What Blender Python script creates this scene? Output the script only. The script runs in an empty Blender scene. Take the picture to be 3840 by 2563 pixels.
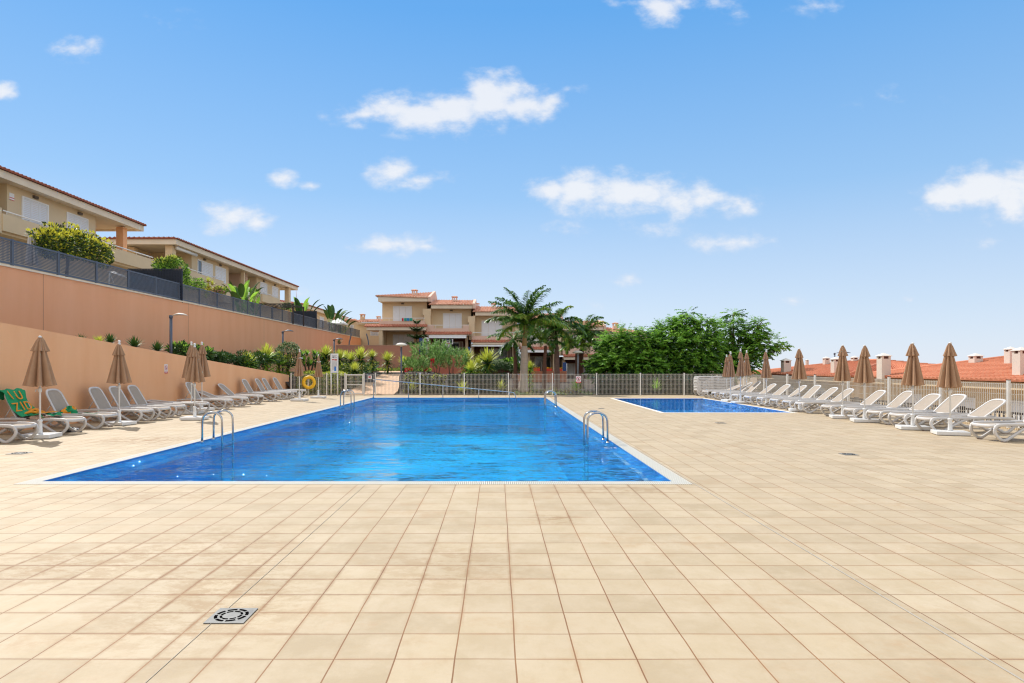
import bpy, bmesh, math, random
from math import sin, cos, pi, radians, sqrt
from mathutils import Vector, Matrix

random.seed(7)
scene = bpy.context.scene
COL = scene.collection

# ------------------------------------------------------------------ camera
H = 1.6                      # eye height
U0, V0, F = 1865.3, 1373.2, 2437.5   # vanishing point and focal length (photo pixels)
cam_d = bpy.data.cameras.new('camera')
cam = bpy.data.objects.new('camera', cam_d)
COL.objects.link(cam)
cam.location = (0, 0, H)
cam.rotation_euler = (radians(90), 0, 0)
cam_d.sensor_width = 36.0
cam_d.lens = F / 3840 * 36.0
cam_d.shift_x = (1920 - U0) / 3840
cam_d.shift_y = (V0 - 1281.5) / 3840
cam_d.clip_start = 0.05
cam_d.clip_end = 6000
scene.camera = cam

# ------------------------------------------------------------------ sun, sky, exposure
SUN_AZ = math.atan2(-0.64, 0.77)     # sun stands ahead and to the left
SUN_EL = radians(46)
sd = Vector((sin(SUN_AZ) * cos(SUN_EL), cos(SUN_AZ) * cos(SUN_EL), sin(SUN_EL)))
sun_l = bpy.data.lights.new('sun', 'SUN')
sun_l.energy = 3.75
sun_l.angle = radians(0.5)
sun_l.color = (1.0, 0.955, 0.88)
sun = bpy.data.objects.new('sun', sun_l)
sun.rotation_euler = (-sd).to_track_quat('-Z', 'Y').to_euler()
sun.location = (-30, 30, 40)
COL.objects.link(sun)
scene.view_settings.view_transform = 'Standard'
scene.view_settings.look = 'None'
scene.view_settings.gamma = 1
scene.view_settings.exposure = 0.32
scene.render.engine = 'CYCLES'
scene.cycles.filter_width = 1.2

world = bpy.data.worlds.new('World')
scene.world = world
world.use_nodes = True
wn, wl = world.node_tree.nodes, world.node_tree.links
wn.clear()
def N(t, **k):
    n = wn.new(t)
    for a, b in k.items():
        setattr(n, a, b)
    return n
def mth(op, a, b=None, c=None, clamp=False):
    n = N('ShaderNodeMath', operation=op, use_clamp=clamp)
    for i, x in enumerate((a, b, c)):
        if x is None: continue
        if isinstance(x, (int, float)): n.inputs[i].default_value = x
        else: wl.new(x, n.inputs[i])
    return n.outputs[0]
sky = N('ShaderNodeTexSky', sky_type='NISHITA', sun_disc=False)
sky.sun_elevation = SUN_EL
sky.sun_rotation = SUN_AZ
sky.altitude = 300
sky.air_density = 1.0
sky.dust_density = 0.35
sky.ozone_density = 2.2
hsv = N('ShaderNodeHueSaturation')
hsv.inputs['Saturation'].default_value = 1.05
hsv.inputs['Value'].default_value = 1.0
wl.new(sky.outputs[0], hsv.inputs['Color'])
gm = N('ShaderNodeMix', data_type='RGBA', blend_type='MULTIPLY')
gm.inputs[0].default_value = 1.0
wl.new(hsv.outputs[0], gm.inputs[6])
gm.inputs[7].default_value = (0.82, 0.98, 1.12, 1)
tc = N('ShaderNodeTexCoord')
sep = N('ShaderNodeSeparateXYZ')
wl.new(tc.outputs['Generated'], sep.inputs[0])
yy = mth('MAXIMUM', sep.outputs[1], 0.02)
uu = mth('DIVIDE', sep.outputs[0], yy)
ww = mth('DIVIDE', sep.outputs[2], yy)
cmb = N('ShaderNodeCombineXYZ')
wl.new(uu, cmb.inputs[0]); wl.new(ww, cmb.inputs[1])
# clouds: each one a few lobes in direction space (azimuth / height), broken up by noise
VW = 3840 / 2349.0
CL = [  # x, y, rx, ry (direction units of the photo's 2349 px view), strength
 (840,262,85,26,.9),(900,250,80,38,1),(960,268,110,38,1.1),(1050,255,110,52,1.15),(1130,222,75,55,1.15),(1195,240,75,42,1),(1262,228,45,28,.75),(1300,205,35,16,.6),
 (905,395,55,34,.95),(960,415,75,22,.75),(1010,408,45,20,.6),
 (1265,438,58,30,.85),(1350,440,90,46,1.0),(1440,440,95,46,.95),(1540,455,90,46,.8),(1630,460,85,34,.65),(1700,468,40,22,.5),(1470,480,150,24,.55),
 (525,500,70,36,1.0),(590,512,55,24,.85),(500,490,45,26,.8),(640,412,38,20,.8),(715,426,24,11,.6),
 (855,565,55,16,.6),(910,560,75,26,.95),(965,566,45,16,.6),
 (2175,452,75,42,1.0),(2250,440,90,52,1.15),(2330,452,90,58,1.15),(2440,450,90,62,1.1),(2340,398,60,20,.6),
 (1520,18,50,38,.9),(1560,2,70,24,.8),(1640,8,60,24,.5),(1430,6,40,10,.4),(1690,30,30,18,.35),
 (180,115,56,26,.62),(5,208,32,22,1),(370,50,60,20,.25),
 (1680,556,85,24,.7),(1285,530,55,18,.45),(1490,522,60,24,.42),(1448,640,40,14,.5),(1820,690,45,14,.42),(2090,689,18,9,.6),(720,676,50,14,.25),
 (1340,700,40,12,.2),(2050,220,90,22,.16),(2270,555,70,14,.25),(1880,14,60,20,.25)]
best = None
for (cx, cy, rx, ry, st) in CL:
    cu, cw = (cx * VW - U0) / F, (V0 - cy * VW) / F
    a = N('ShaderNodeVectorMath', operation='SUBTRACT'); wl.new(cmb.outputs[0], a.inputs[0]); a.inputs[1].default_value = (cu, cw, 0)
    b = N('ShaderNodeVectorMath', operation='MULTIPLY'); wl.new(a.outputs[0], b.inputs[0]); b.inputs[1].default_value = (F / rx / VW / 1.12, F / ry / VW / 1.15, 0)
    c = N('ShaderNodeVectorMath', operation='LENGTH'); wl.new(b.outputs[0], c.inputs[0])
    v = mth('MULTIPLY_ADD', c.outputs['Value'], -0.60 * st, 0.78 * st)
    v2 = mth('MULTIPLY', v, 1.35)
    best = v2 if best is None else mth('SMOOTH_MAX', best, v2, 0.12)
nz = N('ShaderNodeTexNoise', noise_dimensions='2D'); nz.inputs['Scale'].default_value = 19; nz.inputs['Detail'].default_value = 9; nz.inputs['Roughness'].default_value = 0.58
mp = N('ShaderNodeMapping'); mp.inputs['Scale'].default_value = (1, 1.7, 1); mp.inputs['Rotation'].default_value = (0, 0, -0.35)
wl.new(cmb.outputs[0], mp.inputs[0]); wl.new(mp.outputs[0], nz.inputs['Vector'])
nz2 = N('ShaderNodeTexNoise', noise_dimensions='2D'); nz2.inputs['Scale'].default_value = 5; nz2.inputs['Detail'].default_value = 4
wl.new(mp.outputs[0], nz2.inputs['Vector'])
nn = mth('ADD', mth('MULTIPLY_ADD', nz.outputs[0], 1.6, -0.8), mth('MULTIPLY_ADD', nz2.outputs[0], 0.5, -0.25))
dens = mth('ADD', best, nn)
mr = N('ShaderNodeMapRange', interpolation_type='SMOOTHSTEP'); wl.new(dens, mr.inputs[0])
mr.inputs[1].default_value = 0.06; mr.inputs[2].default_value = 0.92
gate = N('ShaderNodeMapRange', interpolation_type='SMOOTHSTEP'); wl.new(best, gate.inputs[0])
gate.inputs[1].default_value = -0.12; gate.inputs[2].default_value = 0.2
cl = mth('MULTIPLY', mr.outputs[0], gate.outputs[0], clamp=True)
front = mth('GREATER_THAN', sep.outputs[1], 0.05)
cl = mth('MULTIPLY', mth('MULTIPLY', cl, front), 0.80)
# thin places stay bluish, thick places white
crp = N('ShaderNodeValToRGB'); wl.new(dens, crp.inputs[0])
crp.color_ramp.elements[0].position = 0.1; crp.color_ramp.elements[0].color = (3.7, 4.1, 4.85, 1)
crp.color_ramp.elements[1].position = 1.0; crp.color_ramp.elements[1].color = (5.2, 5.15, 5.15, 1)
CLOUD_RAMP = crp
# pale band low over the horizon (sea haze)
hz = N('ShaderNodeMapRange', interpolation_type='SMOOTHSTEP'); wl.new(sep.outputs[2], hz.inputs[0])
hz.inputs[1].default_value = 0.34; hz.inputs[2].default_value = -0.02; hz.inputs[3].default_value = 0.0; hz.inputs[4].default_value = 0.15
grd = N('ShaderNodeValToRGB'); wl.new(sep.outputs[2], grd.inputs[0])
_e = grd.color_ramp.elements; _e[0].position = 0.0; _e[0].color = (4.1, 4.35, 4.9, 1); _e[1].position = 0.48; _e[1].color = (0.68, 2.15, 4.5, 1)
for _p, _c in ((0.08, (3.3, 3.95, 4.8, 1)), (0.25, (1.7, 3.0, 4.7, 1)), (1.0, (0.45, 1.4, 3.3, 1))):
    _x = grd.color_ramp.elements.new(_p); _x.color = _c
gmx = N('ShaderNodeMix', data_type='RGBA'); gmx.inputs[0].default_value = 0.9
wl.new(gm.outputs[2], gmx.inputs[6]); wl.new(grd.outputs[0], gmx.inputs[7])
hm = N('ShaderNodeMix', data_type='RGBA')
wl.new(hz.outputs[0], hm.inputs[0]); wl.new(gmx.outputs[2], hm.inputs[6]); hm.inputs[7].default_value = (3.6, 4.2, 5.0, 1)
nb = N('ShaderNodeTexNoise'); nb.inputs['Scale'].default_value = 3.2; nb.inputs['Detail'].default_value = 7; nb.inputs['Roughness'].default_value = 0.6  # unseen warm clouds overhead and behind the camera, added to brighten shaded surfaces
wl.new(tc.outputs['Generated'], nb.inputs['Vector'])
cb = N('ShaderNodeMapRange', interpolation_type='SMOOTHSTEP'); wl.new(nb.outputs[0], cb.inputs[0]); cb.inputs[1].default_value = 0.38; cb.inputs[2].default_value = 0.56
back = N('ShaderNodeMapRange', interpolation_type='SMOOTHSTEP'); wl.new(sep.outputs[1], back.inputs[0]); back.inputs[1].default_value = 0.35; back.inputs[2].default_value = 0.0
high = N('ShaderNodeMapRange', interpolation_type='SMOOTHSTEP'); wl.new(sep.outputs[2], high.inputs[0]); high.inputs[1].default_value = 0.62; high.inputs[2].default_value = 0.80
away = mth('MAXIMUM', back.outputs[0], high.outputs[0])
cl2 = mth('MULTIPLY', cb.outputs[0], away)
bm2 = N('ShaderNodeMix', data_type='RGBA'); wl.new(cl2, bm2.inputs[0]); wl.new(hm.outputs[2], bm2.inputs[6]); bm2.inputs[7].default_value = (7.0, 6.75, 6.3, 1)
cm = N('ShaderNodeMix', data_type='RGBA')
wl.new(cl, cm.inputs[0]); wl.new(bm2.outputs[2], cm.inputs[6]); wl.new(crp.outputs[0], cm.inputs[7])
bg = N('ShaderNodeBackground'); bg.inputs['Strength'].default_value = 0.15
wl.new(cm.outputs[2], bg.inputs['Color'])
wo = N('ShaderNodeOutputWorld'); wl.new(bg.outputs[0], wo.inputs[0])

# ------------------------------------------------------------------ photo pixel -> place helpers (source pixels, chosen distance)
def gx(px, Y): return (px - U0) / F * Y
def gz(py, Y): return H - (py - V0) / F * Y
def sideY(px, X): return X * F / (px - U0)

# ------------------------------------------------------------------ materials
MATS = {}
def mat(name, col, rough=0.7, var=0.12, scale=3.0, bump=0.0, bscale=40.0, metal=0.0, col2=None, spec=0.4, detail=5, transl=0.0, coat=0.0, streak=0.0):
    if name in MATS: return MATS[name]
    m = bpy.data.materials.new(name); m.use_nodes = True
    nt = m.node_tree; n, l = nt.nodes, nt.links
    p = n['Principled BSDF']
    p.inputs['Roughness'].default_value = rough
    p.inputs['Metallic'].default_value = metal
    p.inputs['Specular IOR Level'].default_value = spec
    if coat: p.inputs['Coat Weight'].default_value = coat
    g = n.new('ShaderNodeNewGeometry')
    nzz = n.new('ShaderNodeTexNoise'); nzz.inputs['Scale'].default_value = scale; nzz.inputs['Detail'].default_value = detail; nzz.inputs['Roughness'].default_value = 0.6
    mpp = n.new('ShaderNodeMapping')
    if streak: mpp.inputs['Scale'].default_value = (1, 1, streak)
    l.new(g.outputs['Position'], mpp.inputs[0]); l.new(mpp.outputs[0], nzz.inputs['Vector'])
    rp = n.new('ShaderNodeMapRange'); rp.inputs[1].default_value = 0.3; rp.inputs[2].default_value = 0.7
    l.new(nzz.outputs[0], rp.inputs[0])
    mx = n.new('ShaderNodeMix'); mx.data_type = 'RGBA'
    c2 = col2 if col2 else tuple(min(1, c * (1 + var)) for c in col)
    c1 = col if col2 else tuple(c * (1 - var) for c in col)
    mx.inputs[6].default_value = (*c1, 1); mx.inputs[7].default_value = (*c2, 1)
    l.new(rp.outputs[0], mx.inputs[0]); l.new(mx.outputs[2], p.inputs['Base Color'])
    if bump:
        b = n.new('ShaderNodeBump'); b.inputs['Strength'].default_value = bump; b.inputs['Distance'].default_value = 0.02
        nb = n.new('ShaderNodeTexNoise'); nb.inputs['Scale'].default_value = bscale; nb.inputs['Detail'].default_value = 3
        l.new(g.outputs['Position'], nb.inputs['Vector']); l.new(nb.outputs[0], b.inputs['Height']); l.new(b.outputs[0], p.inputs['Normal'])
    if transl:
        t = n.new('ShaderNodeBsdfTranslucent'); l.new(mx.outputs[2], t.inputs[0])
        ms = n.new('ShaderNodeMixShader'); ms.inputs[0].default_value = transl
        l.new(p.outputs[0], ms.inputs[1]); l.new(t.outputs[0], ms.inputs[2])
        l.new(ms.outputs[0], n['Material Output'].inputs[0])
    MATS[name] = m
    return m

# ------------------------------------------------------------------ mesh building
class MB:
    def __init__(s): s.v = []; s.f = []; s.mi = []; s.sm = []; s.cur = 0; s.smooth = False
    def face(s, idx): s.f.append(idx); s.mi.append(s.cur); s.sm.append(s.smooth)
    def quad(s, a, b, c, d):
        k = len(s.v); s.v += [tuple(a), tuple(b), tuple(c), tuple(d)]; s.face((k, k+1, k+2, k+3)); return s
    def tri(s, a, b, c):
        k = len(s.v); s.v += [tuple(a), tuple(b), tuple(c)]; s.face((k, k+1, k+2)); return s
    def box(s, x0, x1, y0, y1, z0, z1):
        if x0 > x1: x0, x1 = x1, x0
        if y0 > y1: y0, y1 = y1, y0
        if z0 > z1: z0, z1 = z1, z0
        k = len(s.v)
        s.v += [(x0,y0,z0),(x1,y0,z0),(x1,y1,z0),(x0,y1,z0),(x0,y0,z1),(x1,y0,z1),(x1,y1,z1),(x0,y1,z1)]
        for q in ((0,3,2,1),(4,5,6,7),(0,1,5,4),(1,2,6,5),(2,3,7,6),(3,0,4,7)): s.face(tuple(k+i for i in q))
        return s
    def boxf(s, fn, a0, a1, b0, b1, d0, d1):
        k = len(s.v)
        for d in (d0, d1):
            for (a, b) in ((a0,b0),(a1,b0),(a1,b1),(a0,b1)): s.v.append(tuple(fn(a, b, d)))
        for q in ((0,1,2,3),(7,6,5,4),(0,4,5,1),(1,5,6,2),(2,6,7,3),(3,7,4,0)): s.face(tuple(k+i for i in q))
        return s
    def bbox(s, x0, x1, y0, y1, z0, z1, b=0.01):
        # bevelled box
        bm = bmesh.new(); bmesh.ops.create_cube(bm, size=1)
        for v in bm.verts: v.co = Vector(((x0+x1)/2 + v.co.x*(x1-x0), (y0+y1)/2 + v.co.y*(y1-y0), (z0+z1)/2 + v.co.z*(z1-z0)))
        bmesh.ops.bevel(bm, geom=bm.edges[:], offset=b, segments=2, profile=0.6, affect='EDGES')
        s.add_bm(bm); return s
    def add_bm(s, bm):
        k = len(s.v); bm.verts.index_update()
        s.v += [tuple(v.co) for v in bm.verts]
        for f in bm.faces: s.face(tuple(k + v.index for v in f.verts))
        bm.free()
    def ring_loft(s, rings, close=False, caps=True):
        k = len(s.v); n = len(rings[0])
        for r in rings: s.v += [tuple(p) for p in r]
        m = len(rings)
        for i in range(m if close else m-1):
            for j in range(n):
                a, b = k + i*n + j, k + i*n + (j+1) % n
                c, d = k + ((i+1) % m)*n + (j+1) % n, k + ((i+1) % m)*n + j
                s.face((a, b, c, d))
        if caps and not close:
            s.face(tuple(k + j for j in range(n))[::-1]); s.face(tuple(k + (m-1)*n + j for j in range(n)))
        return s
    def tube(s, pts, r, n=8, close=False, caps=True, rz=None):
        pts = [Vector(p) for p in pts]; rings = []; m = len(pts)
        ref = None
        for i, p in enumerate(pts):
            if close: t = pts[(i+1) % m] - pts[i-1]
            else: t = pts[min(i+1, m-1)] - pts[max(i-1, 0)]
            t.normalize()
            if ref is None:
                ref = Vector((0,0,1)) if abs(t.z) < 0.9 else Vector((0,1,0))
            a = t.cross(ref); 
            if a.length < 1e-5: a = t.cross(Vector((1,0,0)))
            a.normalize(); b = a.cross(t).normalized(); ref = b
            rr = r[i] if isinstance(r, (list, tuple)) else r
            r2 = rr if rz is None else rz
            rings.append([p + a*cos(2*pi*j/n)*rr + b*sin(2*pi*j/n)*r2 for j in range(n)])
        old = s.smooth; s.smooth = True
        s.ring_loft(rings, close, caps); s.smooth = old
        return s
    def cyl(s, x, y, z0, z1, r, n=12): return s.tube([(x,y,z0),(x,y,z1)], r, n)
    def lathe(s, x, y, prof, n=16):
        old = s.smooth; s.smooth = True
        s.ring_loft([[(x + r*cos(2*pi*j/n), y + r*sin(2*pi*j/n), z) for j in range(n)] for r, z in prof]); s.smooth = old
        return s
    def sweep2(s, path, yc, hw, hh, n=8):
        # sweep a rounded flat section along a path in the x-z plane at y = yc
        rings = []; m = len(path)
        for i, (x, z) in enumerate(path):
            x0, z0 = path[max(i-1, 0)]; x1, z1 = path[min(i+1, m-1)]
            tx, tz = x1-x0, z1-z0; L = sqrt(tx*tx+tz*tz) or 1; nx, nzv = -tz/L, tx/L
            ring = []
            for j in range(n):
                a = 2*pi*(j+0.5)/n; ca, sa = cos(a), sin(a)
                ca = math.copysign(abs(ca)**0.6, ca); sa = math.copysign(abs(sa)**0.6, sa)
                ring.append((x + nx*hh*sa, yc + hw*ca, z + nzv*hh*sa))
            rings.append(ring)
        old = s.smooth; s.smooth = True
        s.ring_loft(rings); s.smooth = old
        return s
def cr(pts, k=5):
    # smooth curve through points (Catmull-Rom)
    P = [Vector(p) for p in pts]; out = []
    for i in range(len(P)-1):
        p0, p1, p2, p3 = P[max(i-1,0)], P[i], P[i+1], P[min(i+2, len(P)-1)]
        for j in range(k):
            t = j/k
            out.append(0.5*((2*p1)+(p2-p0)*t+(2*p0-5*p1+4*p2-p3)*t*t+(3*p1-p0-3*p2+p3)*t**3))
    out.append(P[-1])
    return [tuple(q) for q in out]

def mkobj(name, mb, mats, parent=None, local=False, smooth_angle=None):
    me = bpy.data.meshes.new(name)
    off = Vector((0,0,0))
    if parent is not None and not local:
        off = Vector(parent.location)
        if parent.parent is not None: off += Vector(parent.parent.location)
    if off.length: vs = [(a-off.x, b-off.y, c-off.z) for a, b, c in mb.v]
    else: vs = mb.v
    me.from_pydata(vs, [], mb.f)
    if not isinstance(mats, (list, tuple)): mats = [mats]
    for m in mats: me.materials.append(m)
    me.polygons.foreach_set('material_index', mb.mi)
    me.polygons.foreach_set('use_smooth', mb.sm)
    me.validate(); me.update()
    o = bpy.data.objects.new(name, me); COL.objects.link(o)
    if parent is not None: o.parent = parent
    return o
def tag(o, label, cat, group=None, kind=None):
    if label: o['label'] = label
    if cat: o['category'] = cat
    if group: o['group'] = group
    if kind: o['kind'] = kind
    return o
def thing(name, label, cat, loc=(0,0,0), group=None, rz=0):
    o = bpy.data.objects.new(name, None); COL.objects.link(o)
    o.empty_display_size = 0.2
    o.location = loc; o.rotation_euler = (0,0,rz)
    return tag(o, label, cat, group)
def structure(name, mb, mats):
    o = mkobj(name, mb, mats); o['kind'] = 'structure'; return o
def kids(o): return [c for c in bpy.data.objects if c.parent == o]
def copy_tree(root, loc, rz=0, label=None, group=None, cat=None):
    def rec(o, par):
        c = o.copy(); COL.objects.link(c)
        if par is not None: c.parent = par
        for ch in TREE.get(o.name, []): 
            TREE.setdefault(c.name, []).append(rec(ch, c))
        return c
    r = rec(root, None)
    r.location = loc; r.rotation_euler = (0,0,rz)
    if label: r['label'] = label
    if group: r['group'] = group
    return r
TREE = {}
def part(name, mb, mats, parent, local=False):
    o = mkobj(name, mb, mats, parent, local)
    TREE.setdefault(parent.name, []).append(o)
    return o
ORD = ['first','second','third','fourth','fifth','sixth','seventh','eighth','ninth','tenth','eleventh','twelfth','thirteenth','fourteenth','fifteenth','sixteenth']

# palette
M_cream  = mat('painted_render_cream', (0.70,0.54,0.35), 0.9, 0.05, 0.8, 0.15, 60)
M_beige  = mat('painted_render_beige', (0.66,0.52,0.34), 0.9, 0.05, 0.8, 0.15, 60)
M_fascia = mat('painted_fascia', (0.76,0.64,0.49), 0.85, 0.06, 1.2)
M_pink   = mat('painted_render_pink', (0.70,0.50,0.39), 0.9, 0.05, 1.0)
M_orange = mat('orange_render_low', (0.84,0.43,0.215), 0.92, 0.05, 1.1, 0.2, 50, col2=(0.90,0.50,0.265), streak=.2, detail=8)
M_orange2= mat('orange_render_high', (0.83,0.39,0.20), 0.92, 0.05, 1.3, 0.2, 50, col2=(0.88,0.44,0.24), streak=.16, detail=8)
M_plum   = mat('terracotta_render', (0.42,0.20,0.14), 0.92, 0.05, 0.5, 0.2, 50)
M_red    = mat('red_render', (0.50,0.16,0.10), 0.9, 0.06, 0.8)
M_cap    = mat('pale_coping', (0.78,0.66,0.50), 0.8, 0.08, 2)
M_tile   = mat('clay_tiles', (0.50,0.16,0.08), 0.85, 0.2, 5.0, 0.2, 30, col2=(0.62,0.25,0.14))
M_tile2  = mat('weathered_clay_tiles', (0.50,0.20,0.115), 0.85, 0.2, 4.0, 0.2, 30, col2=(0.76,0.46,0.32))
M_tile3  = mat('shade_dark_clay_tiles', (0.26,0.07,0.04), 0.9, 0.2, 5.0, 0.2, 30, col2=(0.36,0.12,0.07))  # clay tone darkened to paint in the shade on the left houses' eaves
M_tile4  = mat('red_clay_tiles', (0.36,0.10,0.06), 0.9, 0.2, 5.0, 0.2, 30, col2=(0.52,0.22,0.13))
M_white  = mat('white_lacquer', (0.80,0.80,0.80), 0.45, 0.03, 4)
M_shut   = mat('white_shutter', (0.78,0.79,0.82), 0.5, 0.03, 4)
M_dark   = mat('dark_interior', (0.035,0.025,0.022), 0.6, 0.2, 4)
M_brown  = mat('brown_render_and_shade', (0.14,0.055,0.038), 0.9, 0.1, 1.5)  # on ground-floor walls this dark tone paints in the porch shade
M_glass  = mat('window_glass', (0.04,0.05,0.06), 0.08, 0.1, 2, spec=0.9)
M_grey   = mat('anthracite_metal', (0.115,0.135,0.175), 0.45, 0.08, 3, metal=0.3)
M_navy   = mat('dark_blue_mesh', (0.022,0.03,0.05), 0.6, 0.1, 4)
M_galv   = mat('galvanised_fence', (0.60,0.55,0.48), 0.5, 0.08, 6, metal=0.15)
M_post   = mat('aluminium_post', (0.70,0.67,0.62), 0.45, 0.05, 4, metal=0.2)
M_chrome = mat('polished_steel', (0.46,0.46,0.46), 0.14, 0.04, 6, metal=1.0)
M_plast  = mat('off_white_resin', (0.60,0.575,0.55), 0.42, 0.06, 5, bump=0.03, bscale=120)
M_sling  = mat('taupe_sling', (0.37,0.31,0.25), 0.85, 0.05, 8, bump=0.15, bscale=400)
M_canopy = mat('taupe_canvas', (0.45,0.27,0.16), 0.9, 0.08, 6, bump=0.1, bscale=300, transl=0.15)
M_wpole  = mat('white_pole', (0.72,0.71,0.69), 0.35, 0.03, 5)
M_foot   = mat('brown_rubber_foot', (0.22,0.07,0.05), 0.7, 0.1, 6)
# ------------------------------------------------------------------ ground, deck, pools
DX0, DX1, DY0, DY1 = -11.75, 12.95, -8.0, 35.9
PX0, PX1, PY0, PY1 = -6.32, 2.42, 9.0, 32.75      # big pool water edge
KX0, KX1, KY0, KY1 = 5.72, 10.1, 22.3, 32.0       # small pool
CW, KW = 0.22, 0.15

def deck_mat():
    m = bpy.data.materials.new('stoneware_tiles'); m.use_nodes = True
    nt = m.node_tree; n, l = nt.nodes, nt.links; p = n['Principled BSDF']
    g = n.new('ShaderNodeNewGeometry')
    mp = n.new('ShaderNodeMapping'); mp.inputs['Location'].default_value = (-0.106, -3.555, 0); l.new(g.outputs['Position'], mp.inputs[0])
    # slightly wandering joints
    nw = n.new('ShaderNodeTexNoise'); nw.inputs['Scale'].default_value = 1.3; nw.inputs['Detail'].default_value = 2; l.new(g.outputs['Position'], nw.inputs['Vector'])
    vm = n.new('ShaderNodeVectorMath'); vm.operation = 'MULTIPLY_ADD'; l.new(nw.outputs[1], vm.inputs[0]); vm.inputs[1].default_value = (0.014, 0.014, 0); l.new(mp.outputs[0], vm.inputs[2])
    def brick(mort, smooth):
        b = n.new('ShaderNodeTexBrick'); b.offset = 0; b.squash = 1
        b.inputs['Scale'].default_value = 1; b.inputs['Brick Width'].default_value = 0.3305; b.inputs['Row Height'].default_value = 0.3325
        b.inputs['Mortar Size'].default_value = mort; b.inputs['Mortar Smooth'].default_value = smooth; b.inputs['Bias'].default_value = 0
        l.new(vm.outputs[0], b.inputs['Vector']); return b
    b = brick(0.0042, 0.1)
    b.inputs['Color1'].default_value = (0.514, 0.411, 0.268, 1); b.inputs['Color2'].default_value = (0.367, 0.282, 0.174, 1)
    b2 = brick(0.03, 1.0)
    def mul(a, bb, cl=False):
        q = n.new('ShaderNodeMath'); q.operation = 'MULTIPLY'; q.use_clamp = cl
        l.new(a, q.inputs[0])
        if isinstance(bb, float): q.inputs[1].default_value = bb
        else: l.new(bb, q.inputs[1])
        return q.outputs[0]
    def noise(s, d, lo, hi, t0=0., t1=1., rough=.6, sc=(1,1,1)):
        mm = n.new('ShaderNodeMapping'); mm.inputs['Scale'].default_value = sc; l.new(g.outputs['Position'], mm.inputs[0])
        q = n.new('ShaderNodeTexNoise'); q.inputs['Scale'].default_value = s; q.inputs['Detail'].default_value = d; q.inputs['Roughness'].default_value = rough
        l.new(mm.outputs[0], q.inputs['Vector'])
        r = n.new('ShaderNodeMapRange'); r.inputs[1].default_value = lo; r.inputs[2].default_value = hi; r.inputs[3].default_value = t0; r.inputs[4].default_value = t1
        l.new(q.outputs[0], r.inputs[0]); return r.outputs[0]
    def mix(f, a, c, bt='MIX'):
        q = n.new('ShaderNodeMix'); q.data_type = 'RGBA'; q.blend_type = bt
        if isinstance(f, float): q.inputs[0].default_value = f
        else: l.new(f, q.inputs[0])
        l.new(a, q.inputs[6])
        if isinstance(c, tuple): q.inputs[7].default_value = (*c, 1)
        else: l.new(c, q.inputs[7])
        return q.outputs[2]
    c = mix(0.25, b.outputs['Color'], (0.459, 0.360, 0.233))
    c = mix(noise(2.2, 7, .40, .66, 0, .7, .7), c, (0.532, 0.435, 0.306))            # worn pale patches
    c = mix(noise(0.35, 3, .4, .65, 0, .35), c, (0.418, 0.323, 0.211))          # broad tone changes
    c = mix(noise(7, 6, .48, .70, 0, .5, .75, (1, .5, 1)), c, (0.413, 0.318, 0.189))
    edge = mul(mul(b2.outputs['Fac'], noise(1.6, 5, .47, .66, rough=.7)), 0.55)
    c = mix(edge, c, (0.408, 0.248, 0.131))                                     # rusty dirt along joints
    c = mix(mul(noise(0.6, 5, .52, .66, 0, 1, .75, (1, 1.6, 1)), noise(6, 7, .44, .58, 0, .7, .8)), c, (0.428, 0.295, 0.170))
    # splashed mud by the left loungers
    def blob(cx, cy, rx, ry):
        a = n.new('ShaderNodeVectorMath'); a.operation = 'SUBTRACT'; l.new(g.outputs['Position'], a.inputs[0]); a.inputs[1].default_value = (cx, cy, 0)
        d = n.new('ShaderNodeVectorMath'); d.operation = 'MULTIPLY'; l.new(a.outputs[0], d.inputs[0]); d.inputs[1].default_value = (1/rx, 1/ry, 0)
        e = n.new('ShaderNodeVectorMath'); e.operation = 'LENGTH'; l.new(d.outputs[0], e.inputs[0])
        r = n.new('ShaderNodeMapRange'); r.inputs[1].default_value = 1; r.inputs[2].default_value = .2; l.new(e.outputs['Value'], r.inputs[0]); return r.outputs[0]
    for (cx, cy, rx, ry, k) in ((-.4, 5.2, .9, 1.0, .4), (-3.6, 5.2, 1.0, .8, .6), (.6, 6.8, .35, .3, .6), (-7.6, 14.0, 1.5, .9, 1.0), (-1.9, 4.4, 1.0, 1.2, .55), (-2.6, 5.6, 1.2, 1.4, .45), (-4.2, 8.1, 2.0, .6, .4), (1.6, 8.4, 1.6, .5, .45)):
        c = mix(mul(blob(cx, cy, rx, ry), noise(3.4, 8, .46, .56, 0, k * 1.0, .8, (1.0, 1.7, 1))), c, (0.30, 0.18, 0.075))
        c = mix(mul(mul(blob(cx, cy, rx*1.3, ry*1.3), b2.outputs['Fac']), noise(4.0, 6, .38, .58, 0, min(1, k*1.5), .75)), c, (0.23, 0.12, 0.045))
    gcol = mix(noise(0.8, 3, .35, .65), c, (0.17, 0.085, 0.04))
    gr = n.new('ShaderNodeMix'); gr.data_type = 'RGBA'; gr.blend_type = 'MIX'
    gr.inputs[6].default_value = (0.20, 0.10, 0.045, 1); gr.inputs[7].default_value = (0.30, 0.16, 0.07, 1)
    l.new(noise(0.9, 3, .35, .65), gr.inputs[0])
    c = mix(b.outputs['Fac'], c, gr.outputs[2])
    l.new(c, p.inputs['Base Color'])
    p.inputs['Roughness'].default_value = 0.62; p.inputs['Specular IOR Level'].default_value = 0.25
    bp = n.new('ShaderNodeBump'); bp.inputs['Strength'].default_value = 0.5; bp.inputs['Distance'].default_value = 0.004; bp.invert = True
    ad = n.new('ShaderNodeMath'); ad.operation = 'MULTIPLY_ADD'; ad.inputs[1].default_value = 0.25; l.new(noise(60, 3, 0, 1), ad.inputs[0]); l.new(b.outputs['Fac'], ad.inputs[2])
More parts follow.
